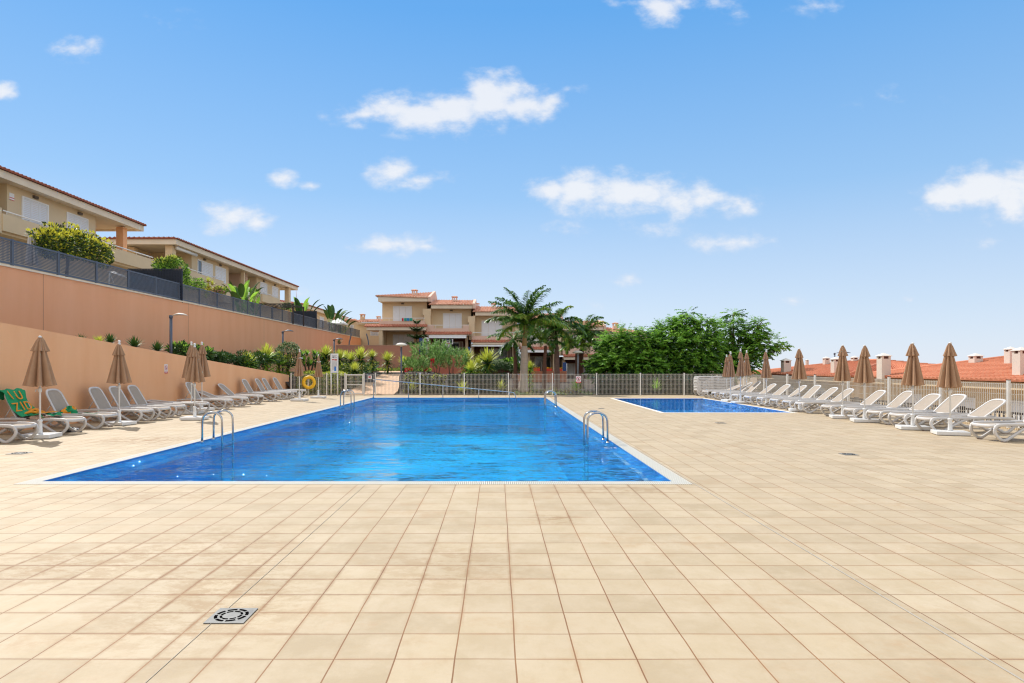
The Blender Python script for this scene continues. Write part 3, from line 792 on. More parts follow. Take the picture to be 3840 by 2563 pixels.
mb = tile_roof((EX+.1,64.6,9.45),(-33,64.6,9.45),(-33,59,10.3),(-25,59,10.3)); part('roof', mb, M_tile3, hB)
for (a, b, c, d) in ((-20.65,-20.2,40.4,40.85),(-20.35,-20.1,51.55,51.8),(-20.4,-20.0,62.3,62.9),(-23.3,-22.9,41.0,41.4)):
    mb = MB(); mb.box(a, b, c, d, 7.0, 9.10); part('pillar', mb, M_cream, hB)
shutter(hB, fx(WX), 44.16, 46.5, 7.02, 8.86, leaves=4, slats=16, open_leaf=True); shutter(hB, fx(WX), 46.95, 48.75, 7.02, 8.86, slats=16)
shutter(hB, fx(WX), 55.87, 57.5, 7.02, 8.86, slats=14); shutter(hB, fx(WX), 58.8, 60.4, 7.02, 8.86, slats=14)
shutter(hB, fx(-22.6), 50.3, 52.4, 7.02, 8.7, slats=12); shutter(hB, fx(-22.6), 53.4, 54.8, 7.02, 8.7, slats=12); shutter(hB, fx(-23.1), 41.6, 43.0, 7.02, 8.8, slats=14, leaves=2, open_leaf=True)
for y in (45.2, 47.8, 56.7, 59.5): wall_lamp(hB, fx(WX), y, 9.0)
mb = MB(); mb.tube([(-20.05,40.6,8.98),(-20.05,43.3,8.98)], .1, 10); part('awning', mb, M_white, hB)
mb = MB(); mb.box(-19.85,-19.7,40.66,46.76,7.0,7.70); mb.box(WX,-19.85,40.66,61.5,6.9,7.02); mb.box(-26,-19.85,40.66,40.8,7.02,7.7)
mb.box(-20.3,-20.15,46.76,54.5,6.9,7.55); mb.box(-19.85,-19.7,54.5,58.85,7.0,7.66); mb.box(-20.6,-19.7,46.76,48.0,6.2,7.55); mb.box(-20.3,-20.15,58.85,61.6,6.9,7.6)
part('balcony', mb, M_beige, hB)
mb = MB(); mb.tube([(-19.78,54.6,7.79),(-19.78,58.7,7.79)], .03, 6); part('handrail', mb, M_white, hB)
mb = MB(); mb.tube([(-19.78,40.8,7.83),(-19.78,46.6,7.83)], .03, 6)
for k in range(6): mb.tube([(-19.78,41+k*1.1,7.7),(-19.78,41+k*1.1,7.83)], .012, 5)
part('handrail', mb, M_white, hB)
q = MB(); q.box(-22.0,-21.6,43.34,43.37,7.9,8.2); part('wall_ornament', q, M_brown, hB)
# house C, farther and lower
hC = thing('terrace_house', 'cream house with a low tiled eave, farthest along the upper left terrace', 'house', (-20, 75, 4.45))
mb = MB(); mb.box(-32, WX, 68, 85, 3.5, 7.75); part('wall', mb, M_cream, hC)
mb = MB(); fasc(mb, -33, EX, 66.8, 86, 7.6, 7.92); part('fascia', mb, M_fascia, hC)
mb = tile_roof((EX+.1,86.1,7.95),(EX+.1,66.7,7.95),(-25,72,9.0),(-25,81,9.0), w=.25); part('roof', mb, M_tile3, hC)
mb = tile_roof((-33,66.7,7.95),(EX+.1,66.7,7.95),(-25,72,8.9),(-33,72,8.9)); part('roof', mb, M_tile3, hC)
for y in (70.5, 74.5, 79): shutter(hC, fx(WX), y, y+1.8, 5.6, 7.3, fine=False)
mb = MB(); mb.box(-19.85,-19.7,69,83,5.2,5.9); part('balcony', mb, M_cream, hC)
# ------------------------------------------------------------------ row houses across the far end
S1 = 3.41
def c1(zx, zy, Y): return gx(1300 + zx/S1, Y), gz(1040 + zy/S1, Y)
def rb(mb, x0, y0, x1, y1, Yf, d=.2):
    ax, az = c1(x0, y0, Yf); bx, bz = c1(x1, y1, Yf); mb.box(ax, bx, Yf, Yf+d, bz, az); return mb
fy = lambda Y: (lambda a, b, d: Vector((a, Y - d, b)))
def shutter1(parent, x0, y0, x1, y1, Y, leaves=3, name='window', **k):
    ax, az = c1(x0, y0, Y); bx, bz = c1(x1, y1, Y); return shutter(parent, fy(Y), ax, bx, bz, az, leaves, fine=False, name=name, **k)
def chimney1(parent, x0, y0, x1, y1, Y, m=M_pink, flat=True, asthing=False):
    ax, az = c1(x0, y0, Y); bx, bz = c1(x1, y1, Y); w = bx-ax; q = MB(); i = w*.1
    cap = w*.12
    q.box(ax+i, bx-i, Y, Y+w-2*i, bz, az-.55*w)
    for (u0, u1, v0, v1) in ((ax+i, ax+i+w*.16, Y, Y+w*.16), (bx-i-w*.16, bx-i, Y, Y+w*.16), (ax+i, ax+i+w*.16, Y+w*.64, Y+w*.8), (bx-i-w*.16, bx-i, Y+w*.64, Y+w*.8), (ax+w*.42, ax+w*.58, Y+w*.02, Y+w*.1)): q.box(u0, u1, v0, v1, az-.55*w, az-.14*w)
    q.cur = 1; q.box(ax, bx, Y-i, Y+w-i, az-.14*w, az-.02*w)
    cx, cy = (ax+bx)/2, Y+w/2-i
    for (a, b) in (((ax,Y-i),(bx,Y-i)),((bx,Y-i),(bx,Y+w-i)),((bx,Y+w-i),(ax,Y+w-i)),((ax,Y+w-i),(ax,Y-i))): q.tri((*a,az-.02*w),(*b,az-.02*w),(cx,cy,az+.12*w))
    return part('chimney', q, [m, M_tile2], parent)
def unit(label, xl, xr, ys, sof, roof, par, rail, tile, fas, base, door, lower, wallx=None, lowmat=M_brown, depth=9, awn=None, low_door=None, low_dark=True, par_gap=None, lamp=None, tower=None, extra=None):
    """all numbers in the measuring frame c1(); par=(x0,x1,y0,y1)"""
    Y = 62.0
    h = thing('row_house', label, 'house', (c1((xl+xr)/2, 900, Y)[0], Y, .3))
    q = MB(); ax, az = c1(xl if wallx is None else wallx[0], sof, Y); bx, _ = c1(xr if wallx is None else wallx[1], sof, Y); zf = c1(0, par[3], Y)[1]; zb = .25
    q.box(ax, bx, Y, Y+depth, zf, az+.05); part('wall', q, M_cream if lowmat is M_cream else M_beige, h)
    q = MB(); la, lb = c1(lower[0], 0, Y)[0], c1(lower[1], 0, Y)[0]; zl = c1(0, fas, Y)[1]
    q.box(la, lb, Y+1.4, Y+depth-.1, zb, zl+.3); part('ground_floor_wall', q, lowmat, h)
    # side cheeks of the porch
    q = MB(); q.box(la-.05, la+.2, Y-.9, Y+1.4, zb, zl); part('porch_wall', q, M_cream, h); q = MB(); q.box(lb-.2, lb+.05, Y-.9, Y+1.4, zb, zl); part('porch_wall', q, M_cream, h)
    # balcony slab, parapet
    Yp = Y-1.3
    q = MB(); pa, pz1 = c1(par[0], par[2], Yp); pb, pz0 = c1(par[1], par[3], Yp)
    if par_gap:
        g0, g1 = c1(par_gap[0], 0, Yp)[0], c1(par_gap[1], 0, Yp)[0]; gz_ = c1(0, par_gap[2], Yp)[1]
        q.box(pa, g0, Yp, Yp+.15, pz0, pz1); q.box(g1, pb, Yp, Yp+.15, pz0, pz1); q.box(g0, g1, Yp, Yp+.15, pz0, gz_)
    else: q.box(pa, pb, Yp, Yp+.15, pz0, pz1)
    q.box(pa, pb, Yp+.15, Y, pz0-.05, pz0+.05)
    part('balcony', q, M_pink, h)
    rz = c1(0, rail, Yp)[1]; q = MB(); q.box(pa+.1, pb, Yp+.03, Yp+.11, rz-.05, rz)
    n = 5
    for k in range(n+1): q.box(pa+.1+(pb-pa-.2)*k/n-.015, pa+.1+(pb-pa-.2)*k/n+.015, Yp+.05, Yp+.09, (gz_ if par_gap else pz1), rz-.05)
    part('handrail', q, M_white, h)
    # tiled porch strip and fascia
    Yt = Y-1.95; ta, tz1 = c1(tile[0], tile[2], Yp); tb, tz0 = c1(tile[1], tile[3], Yt)
    q = tile_roof((ta, Yt, tz0), (tb, Yt, tz0), (tb, Yp, tz1), (ta, Yp, tz1), w=.24, row=.5); part('porch_roof', q, M_tile4, h)
    Yf = Y-1.85; fa, fz1 = c1(tile[0]+15, tile[3]+3, Yf); fb, fz0 = c1(tile[1]-12, fas, Yf)
    q = MB(); q.box(fa, fb, Yf, Yf+.2, fz0, fz1); q.box(fa, fb, Yf+.2, Y+1.4, fz0+.02, fz0+.1); q.box(fa, fa+.2, Yf+.2, Y, fz0, fz1); q.box(fb-.2, fb, Yf+.2, Y, fz0, fz1); part('fascia', q, M_fascia, h)
    # main roof
    (e0x, e0y, e1x, e1y, t1x, t1y, t0x, t0y, Yr) = roof; Ye = Y-1.1
    P = [c1(e0x, e0y, Ye), c1(e1x, e1y, Ye), c1(t1x, t1y, Yr), c1(t0x, t0y, Yr)]
    A, B, Cc, D = (P[0][0],Ye,P[0][1]), (P[1][0],Ye,P[1][1]), (P[2][0],Yr,P[2][1]), (P[3][0],Yr,P[3][1])
    q = tile_roof(A, B, Cc, D, w=.26, amp=.07); part('roof', q, M_tile2, h)
    q = MB()
    q.tri((A[0],Ye+.02,A[2]-.02),(D[0],D[1],D[2]-.02),(A[0],Yr+4,A[2]-.02)); q.quad(D, Cc, (Cc[0],Yr+5,A[2]), (D[0],Yr+5,A[2])); part('rear_roof', q, M_tile2, h)
    q = MB(); sx, sz = c1(xl-(55 if wallx is None else 0), sof, Ye); ex, _ = c1(xr, sof, Ye)
    fz1 = A[2]-.04; q.box(P[0][0]+.25, P[1][0]-.05, Ye+.1, Ye+.35, sz, fz1); q.box(P[0][0]+.25, P[1][0]-.05, Ye+.35, Y+depth, sz+.02, sz+.1); q.box(P[0][0]+.25, P[0][0]+.5, Ye+.35, Y+depth, sz+.1, fz1)
    part('fascia', q, M_fascia, h)
    # stepped gable wall on the right
    q = MB(); gxr = P[1][0]; k = len(q.v)
    q.v += [(gxr-.02,Ye+.05,sz),(gxr-.02,Ye+.05,B[2]+.12),(gxr-.02,Yr,Cc[2]+.12),(gxr-.02,Yr+4,B[2]),(gxr-.02,Yr+4,sz)] + [(gxr+.22,Ye+.05,sz),(gxr+.22,Ye+.05,B[2]+.12),(gxr+.22,Yr,Cc[2]+.12),(gxr+.22,Yr+4,B[2]),(gxr+.22,Yr+4,sz)]
    q.face(tuple(k+i for i in range(5))); q.face(tuple(k+5+i for i in range(5))[::-1])
    for i in range(5): j = (i+1) % 5; q.face((k+i, k+5+i, k+5+j, k+j))
    part('gable_wall', q, M_pink, h)
    if door: shutter1(h, *door, Y)
    if lamp: wall_lamp(h, fy(Y), *c1(*lamp, Y))
    if tower:
        for (a, b, c, d) in tower:
            q = MB(); rb(q, a, b, c, d, Y-1.0, 1.0); part('pier', q, M_cream, h)
    if awn:
        q = MB(); rb(q, *awn, Y-2.2, .3); 
        ax_, az_ = c1(awn[0], awn[1], Y-2.2); bx_, bz_ = c1(awn[2], awn[3], Y-2.2)
        q.tube([(ax_, Y-2.22, bz_+.04), (bx_, Y-2.22, bz_+.04)], .04, 6); part('awning', q, M_white, h)
    if low_door:
        Yd = Y+1.4; ax_, az_ = c1(low_door[0], low_door[1], Yd); bx_, bz_ = c1(low_door[2], low_door[3], Yd)
        if low_dark:
            q = MB(); q.box(ax_, bx_, Yd-.03, Yd-.01, bz_, az_); w = part('window', q, M_glass, h)
            g = MB(); f = .07
            for u in (ax_, ax_+(bx_-ax_)*.28, ax_+(bx_-ax_)*.5, ax_+(bx_-ax_)*.86, bx_-f): g.box(u, u+f, Yd-.1, Yd-.04, bz_, az_)
            g.box(ax_, bx_, Yd-.12, Yd-.101, az_-f, az_); sub(w, 'frame', g, M_post)
            g = MB(); g.box(ax_+f, ax_+(bx_-ax_)*.26, Yd-.09, Yd-.05, bz_, az_-f); sub(w, 'curtain', g, mat('curtain_cloth', (0.42,0.36,0.33), .9, .15, 6))
            g = MB(); g.box(ax_+(bx_-ax_)*.86+f, bx_-f, Yd-.09, Yd-.05, bz_, az_-f); sub(w, 'curtain', g, mat('curtain_cloth', (0.42,0.36,0.33)))
        else: shutter(h, fy(Yd), ax_, bx_, bz_, az_, 4, fine=False)
    return h
u1 = unit('beige row house at the left end of the row, highest roof and no awning', 455, 1025, 0, 310, (365,240,1040,265, 1105,195, 420,238, 66), (415,1000,560,605), 520, (238,1025,605,633), 680, 900, (592,370,835,600), (455,985), lowmat=M_cream, low_door=(592,735,860,900), low_dark=False, lamp=(715,340), tower=[(972,405,1075,488),(990,488,1072,700)])
q = MB(); rb(q, 412, 680, 458, 905, 60.2, .7); part('pillar', q, M_beige, u1)
chimney1(u1, 825, 160, 905, 230, 63.2)
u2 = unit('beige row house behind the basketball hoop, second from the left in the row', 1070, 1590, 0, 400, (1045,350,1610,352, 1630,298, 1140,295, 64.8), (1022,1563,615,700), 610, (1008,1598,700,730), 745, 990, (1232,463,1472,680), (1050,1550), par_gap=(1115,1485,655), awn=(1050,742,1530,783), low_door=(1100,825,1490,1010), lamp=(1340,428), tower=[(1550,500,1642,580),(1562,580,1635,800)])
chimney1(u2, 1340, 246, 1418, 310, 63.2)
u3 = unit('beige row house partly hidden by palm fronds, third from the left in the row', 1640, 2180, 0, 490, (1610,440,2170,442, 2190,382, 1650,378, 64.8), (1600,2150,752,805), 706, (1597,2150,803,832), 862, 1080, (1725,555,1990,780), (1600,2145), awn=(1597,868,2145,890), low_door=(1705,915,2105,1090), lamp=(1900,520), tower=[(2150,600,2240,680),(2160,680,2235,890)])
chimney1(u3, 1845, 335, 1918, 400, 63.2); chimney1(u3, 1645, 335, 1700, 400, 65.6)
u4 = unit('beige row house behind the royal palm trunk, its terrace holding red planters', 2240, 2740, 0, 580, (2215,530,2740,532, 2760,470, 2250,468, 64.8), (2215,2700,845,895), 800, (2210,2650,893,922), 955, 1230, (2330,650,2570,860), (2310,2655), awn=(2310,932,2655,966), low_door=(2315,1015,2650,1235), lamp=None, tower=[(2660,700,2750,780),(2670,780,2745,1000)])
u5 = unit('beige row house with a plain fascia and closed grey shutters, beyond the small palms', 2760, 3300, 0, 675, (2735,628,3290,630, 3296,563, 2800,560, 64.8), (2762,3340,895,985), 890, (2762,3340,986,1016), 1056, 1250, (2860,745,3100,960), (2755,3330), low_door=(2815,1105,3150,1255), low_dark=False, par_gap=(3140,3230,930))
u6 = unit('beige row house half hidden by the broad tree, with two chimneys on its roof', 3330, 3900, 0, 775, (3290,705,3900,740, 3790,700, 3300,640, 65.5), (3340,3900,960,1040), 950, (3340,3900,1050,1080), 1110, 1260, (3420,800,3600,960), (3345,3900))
chimney1(u6, 3402, 585, 3476, 665, 63.4, m=M_pink); chimney1(u6, 3505, 657, 3566, 690, 64, m=M_pink)
# wing left of unit one and a house farther left
wg = thing('row_house', 'plain cream house wing with one small white window left of the row houses', 'house', (c1(260, 900, 70)[0], 70, .3))
q = MB(); ax, az = c1(112, 590, 70); bx, _ = c1(470, 590, 70); q.box(ax, bx, 70, 78, .3, az); part('wall', q, M_cream, wg)
ax, az = c1(100, 572, 69.4); bx, _ = c1(480, 572, 69.4); tx, tz = c1(480, 540, 72); t0 = c1(180, 545, 72)
part('roof', tile_roof((ax,69.4,az),(bx,69.4,az),(tx,72,tz),(t0[0],72,t0[1]), w=.26, amp=.07), M_tile2, wg)
q = MB(); z2 = c1(0, 603, 69.4)[1]; q.box(ax+.2, bx, 69.6, 69.9, z2, az-.05); q.box(ax+.2, ax+.45, 69.9, 77, z2, az-.05); part('fascia', q, M_fascia, wg)
shutter1(wg, 302, 685, 410, 748, 70)
chimney1(wg, 166, 473, 232, 560, 71, m=M_cream); chimney1(wg, 376, 500, 432, 545, 73)
fg = thing('row_house', 'small far cream house with a shallow roof beyond the dark fence', 'house', (c1(50, 900, 82)[0], 82, .3))
q = MB(); ax, az = c1(-60, 555, 82); bx, _ = c1(118, 555, 82); q.box(ax, bx, 82, 88, .3, az); part('wall', q, M_cream, fg)
ax, az = c1(-75, 552, 81.5); bx, _ = c1(145, 556, 81.5); tx, tz = c1(110, 538, 84)
part('roof', tile_roof((ax,81.5,az),(bx,81.5,az),(tx,84,tz),(ax,84,tz), w=.3, amp=.07), M_tile2, fg)
shutter1(fg, 108-60, 610, 108-20, 700, 82)

# ------------------------------------------------------------------ lower houses on the right
def conv(px, py, Y): return gx(px, Y), gz(py, Y)
def hip_house(label, x0, x1, y0, y1, ze, pitch, zb=-6):
    h = thing('hipped_house', label, 'house', (x0, (y0+y1)/2, zb))
    q = MB(); q.box(x0+.7, x1-.7, y0+.7, y1-.7, zb, ze-.1); part('wall', q, M_beige, h)
    q = MB(); q.box(x0+.15, x1-.15, y0+.15, y1-.15, ze-.32, ze-.06); part('fascia', q, M_cream, h)
    W = (x1-x0)/2; r = W*pitch; xm = (x0+x1)/2; a, b = y0+W, y1-W
    if b < a: a = b = (y0+y1)/2
    part('roof', tile_roof((x0,y1,ze),(x0,y0,ze),(xm,a,ze+r),(xm,b,ze+r), w=.24, amp=.06, row=.36), M_tile, h)
    part('roof', tile_roof((x0,y0,ze),(x1,y0,ze),(xm,a,ze+r),(xm,a,ze+r), w=.24, amp=.06), M_tile, h)
    part('roof', tile_roof((x1,y0,ze),(x1,y1,ze),(xm,b,ze+r),(xm,a,ze+r), w=.3), M_tile, h)
    part('roof', tile_roof((x1,y1,ze),(x0,y1,ze),(xm,b,ze+r),(xm,b,ze+r), w=.3), M_tile, h)
    q = MB(); ridge(q, (xm,a,ze+r+.04), (xm,b,ze+r+.04)); ridge(q, (x0,y0,ze+.04), (xm,a,ze+r+.04)); ridge(q, (x0,y1,ze+.04), (xm,b,ze+r+.04)); part('ridge_tiles', q, M_tile, h)
    return h
R1 = hip_house('low house with a long orange tiled roof, nearest beyond the right-hand fence', 18, 30, 6, 32.7, 1.08, .20)
R3 = hip_house('low house with an orange tiled roof, farther along beyond the right-hand fence', 18, 29, 33.6, 47.5, 1.06, .155)
M_chim = mat('whitewashed_chimney', (0.68,0.58,0.49), .9, .05, 2)
M_chimcap = mat('white_cap', (0.72,0.67,0.60), .8, .05, 3)
def chimney2(parent, px0, px1, ptop, pbot, Y, zbase):
    zt = gz(ptop, Y); a_, b_ = (px0-U0)/F, (px1-U0)/F; w0 = (b_-a_)*Y/(1+a_); cx = b_*Y - w0/2; w = w0*.80; q = MB(); i = w*.5
    y0, y1 = Y, Y+w; zt2 = zt-.34*w; zo = zt2 - .28*w
    q.box(cx-i, cx+i, y0, y1, zbase, zo)
    p = w*.24
    for (a, b, c, d) in ((cx-i,cx-i+p,y0,y0+p),(cx+i-p,cx+i,y0,y0+p),(cx-i,cx-i+p,y1-p,y1),(cx+i-p,cx+i,y1-p,y1)): q.box(a, b, c, d, zo, zt2)
    q.cur = 2; q.box(cx-i*.7, cx+i*.7, y0+w*.15, y1-w*.15, zo, zt2)
    q.cur = 1; e = w*.60; ym = (y0+y1)/2
    q.box(cx-e, cx+e, ym-e, ym+e, zt2, zt2+.06*w)
    for (a, b) in (((-e,-e),(e,-e)),((e,-e),(e,e)),((e,e),(-e,e)),((-e,e),(-e,-e))): q.tri((cx+a[0],ym+a[1],zt2+.06*w),(cx+b[0],ym+b[1],zt2+.06*w),(cx,ym,zt+.02))
    part('chimney', q, [M_chim, M_chimcap, M_brown], parent)
chimney2(R3, 2922, 2970, 1345, 1400, 41.7, 1.0); chimney2(R3, 3080, 3114, 1339, 1370, 43, 1.2); chimney2(R3, 3108, 3158, 1340, 1402, 35.9, 1.0)
chimney2(R3, 3185, 3221, 1336, 1368, 42, 1.3); chimney2(R3, 3018, 3034, 1349, 1366, 46, 1.3)
chimney2(R1, 3278, 3345, 1325, 1407, 30.2, 1.0); chimney2(R1, 3622, 3690, 1326, 1366, 28.5, 1.6); chimney2(R1, 3756, 3818, 1302, 1362, 25, 1.7)
chimney2(R1, 3783, 3868, 1303, 1418, 23.2, 1.0)
for k, y in enumerate((16, 19.2, 22.2, 25.4, 28.6, 37, 41)):
    shutter(R1 if y < 33 else R3, lambda a, b, d: Vector((18.7 - d, a, b)), y, y+1.5, -1.5, .35, 3, fine=False)

# ------------------------------------------------------------------ red terraces with planters in front of the row houses
def c2(zx, zy, Y): return c1(zx+1705, zy, Y)
for (a, b, y0, lb) in ((455, 525, 1165, 'left'), (690, 768, 1168, 'mid'), (838, 925, 1172, 'right'), (1005, 1052, 1172, 'far')):
    Y = 53.0; x0, z0 = c2(a, y0, Y); x1, _ = c2(b, y0, Y)
    t = thing('planter_box', {'left': 'red planter box left of the royal palm trunk', 'mid': 'red planter box directly right of the royal palm trunk', 'right': 'red planter box with yellow flowers between the palm trunks', 'far': 'short red planter box beside the third palm trunk'}[lb], 'planter', (x0, Y, z0-.4), 'red planters on the terrace')
    q = MB(); q.box(x0, x1, Y, Y+.5, z0-.45, z0); part('box', q, mat('red_planter', (0.55,0.06,0.035), .6), t)
    q = MB()
    for k in range(60):
        c = Vector((random.uniform(x0, x1), random.uniform(Y, Y+.5), z0+random.uniform(0, .12))); s = .035
        q.cur = random.random() < .5
        q.tri(c+Vector((-s,0,0)), c+Vector((s,random.uniform(-s,s),s)), c+Vector((0,s,-s)))
    part('flowers', q, [mat('yellow_petals', (0.75,0.55,0.05), .6), mat('leaf_mid', (0.06,0.14,0.02), .6)], t)
q = MB(); Y = 52.6; x0, z0 = c2(440, 1203, Y); x1, _ = c2(1110, 1203, Y); q.box(x0, x1, Y, Y+.25, -.2, z0)
tag(mkobj('terrace_wall', q, mat('terrace_clay', (0.45,0.17,0.09), .9, .08, 1)), 'low clay-red terrace wall under the planter boxes between the palm trunks', 'wall')

# basketball hoop
Y = 58.0; bx, bz = c1(1290, 990, Y)
t = thing('basketball_hoop', 'dark basketball backboard with a red ring on a thin pole', 'basketball hoop', (bx, Y, .4))
q = MB(); q.cyl(bx, Y+.1, .4, c1(0,830,Y)[1], .05, 8); part('pole', q, M_dark, t)
x0, z1 = c1(1226, 790, Y); x1, z0 = c1(1360, 858, Y)
q = MB(); q.box(x0, x1, Y, Y+.04, z0, z1); b_ = part('backboard', q, mat('backboard_dark', (0.02,0.03,0.05), .4), t)
q = MB()
for (a, b, c, d) in ((x0,x0+.06,z0,z1),(x1-.06,x1,z0,z1),(x0+.06,x1-.06,z0,z0+.05)): q.box(a, b, Y-.012, Y-.002, c, d)
ax, az = c1(1265, 812, Y); cx_, cz_ = c1(1322, 842, Y)
for (a, b, c, d) in ((ax,ax+.06,cz_,az),(cx_-.06,cx_,cz_,az),(ax+.06,cx_-.06,az-.06,az),(ax+.06,cx_-.06,cz_,cz_+.05)): q.box(a, b, Y-.012, Y-.002, c, d)
sub(b_, 'markings', q, M_white)
rz_ = c1(0, 850, Y)[1]; q = MB(); q.tube([(bx+.23*cos(2*pi*k/16), Y-.3+.23*sin(2*pi*k/16), rz_) for k in range(16)], .02, 5, close=True); part('ring', q, mat('ring_red', (0.6,0.02,0.02), .5), t)
q = MB()
for k in range(12):
    a = 2*pi*k/12; a2 = a+.35
    q.tube([(bx+.23*cos(a), Y-.3+.23*sin(a), rz_), (bx+.12*cos(a2), Y-.3+.12*sin(a2), rz_-.42)], .008, 4); q.tube([(bx+.23*cos(a2+.2), Y-.3+.23*sin(a2+.2), rz_), (bx+.12*cos(a), Y-.3+.12*sin(a), rz_-.42)], .008, 4)
part('net', q, M_white, t)
# folded parasol cover tube and blue screens by the party walls
Y = 57.0; x0, z1 = c1(980, 790, Y); x1, _ = c1(1038, 790, Y)
t = thing('storage_tube', 'tall grey cylinder with a white bent top by the blue screen', 'cylinder', ((x0+x1)/2, Y, .5))
q = MB(); q.cyl((x0+x1)/2, Y, .5, z1-.1, (x1-x0)/2*.9, 16); part('body', q, mat('brushed_grey', (0.36,0.34,0.33), .45, .1, 3, metal=.4), t)
q = MB(); q.tube(cr([(x0-.05, Y-.1, z1-.12), (x0+.1, Y-.1, z1+.03), ((x0+x1)/2, Y-.1, z1+.06), (x1, Y-.1, z1+.02), (x1+.06, Y-.1, z1-.2)]), .07, 8); part('cap', q, M_white, t)
for (a, b, c, d, lb, Y) in ((926, 778, 968, 990, 'tall dark blue screen standing at the right end of the shaded terracotta wall', 56.4), (1548, 893, 1580, 1000, 'short dark blue screen between the second and third row houses', 58), (2162, 985, 2190, 1060, 'narrow blue screen between the third and fourth row houses', 58), (2765, 1090, 2808, 1200, 'folded blue and white parasol by the shuttered row house', 58)):
    x0, z1 = c1(a, b, Y); x1, z0 = c1(c, d, Y); q = MB(); q.bbox(x0, x1, Y, Y+.25, z0-.6, z1, .03)
    t = thing('blue_screen', lb, 'screen', (x0, Y, z0-.6)); part('cloth', q, mat('navy_cloth', (0.035,0.075,0.20), .8, .15, 3), t)
    q = MB(); q.cyl(x1+.05, Y+.1, z0-.6, z1-.1, .04, 6); part('pole', q, M_post, t)
# towels on the first balcony
for (a, b, col, nm, lb) in ((1000+5-300, 725, (0.6,0.03,0.05), 'red_towel', 'small red towel on the balcony rail of the first row house'), (735, 765, (0.03,0.35,0.25), 'green_towel', 'green towel hanging on the first balcony beside the red one'), (768, 800, (0.03,0.25,0.55), 'blue_towel', 'blue towel hanging in the middle of the first balcony'), (805, 840, (0.15,0.42,0.12), 'green_towel', 'grass-green towel at the right of the towels on the first balcony')):
    Y = 60.64; x0, z1 = c1(a, 524, Y); x1, z0 = c1(b, 560, Y); q = MB(); n = 8
    for k in range(n):
        u0, u1 = x0+(x1-x0)*k/n, x0+(x1-x0)*(k+1)/n; w0, w1 = .02*sin(k*1.7), .02*sin((k+1)*1.7)
        q.quad((u0,Y-.02+w0,z0),(u1,Y-.02+w1,z0),(u1,Y-.02,z1),(u0,Y-.02,z1)); q.quad((u0,Y+.16+w0,z0),(u1,Y+.16+w1,z0),(u1,Y+.16,z1+.01),(u0,Y+.16,z1+.01)); q.quad((u0,Y-.02,z1),(u1,Y-.02,z1),(u1,Y+.16,z1+.01),(u0,Y+.16,z1+.01))
    tag(mkobj(nm, q, mat(nm+'_cloth', col, .9)), lb, 'towel', 'towels on the balcony')
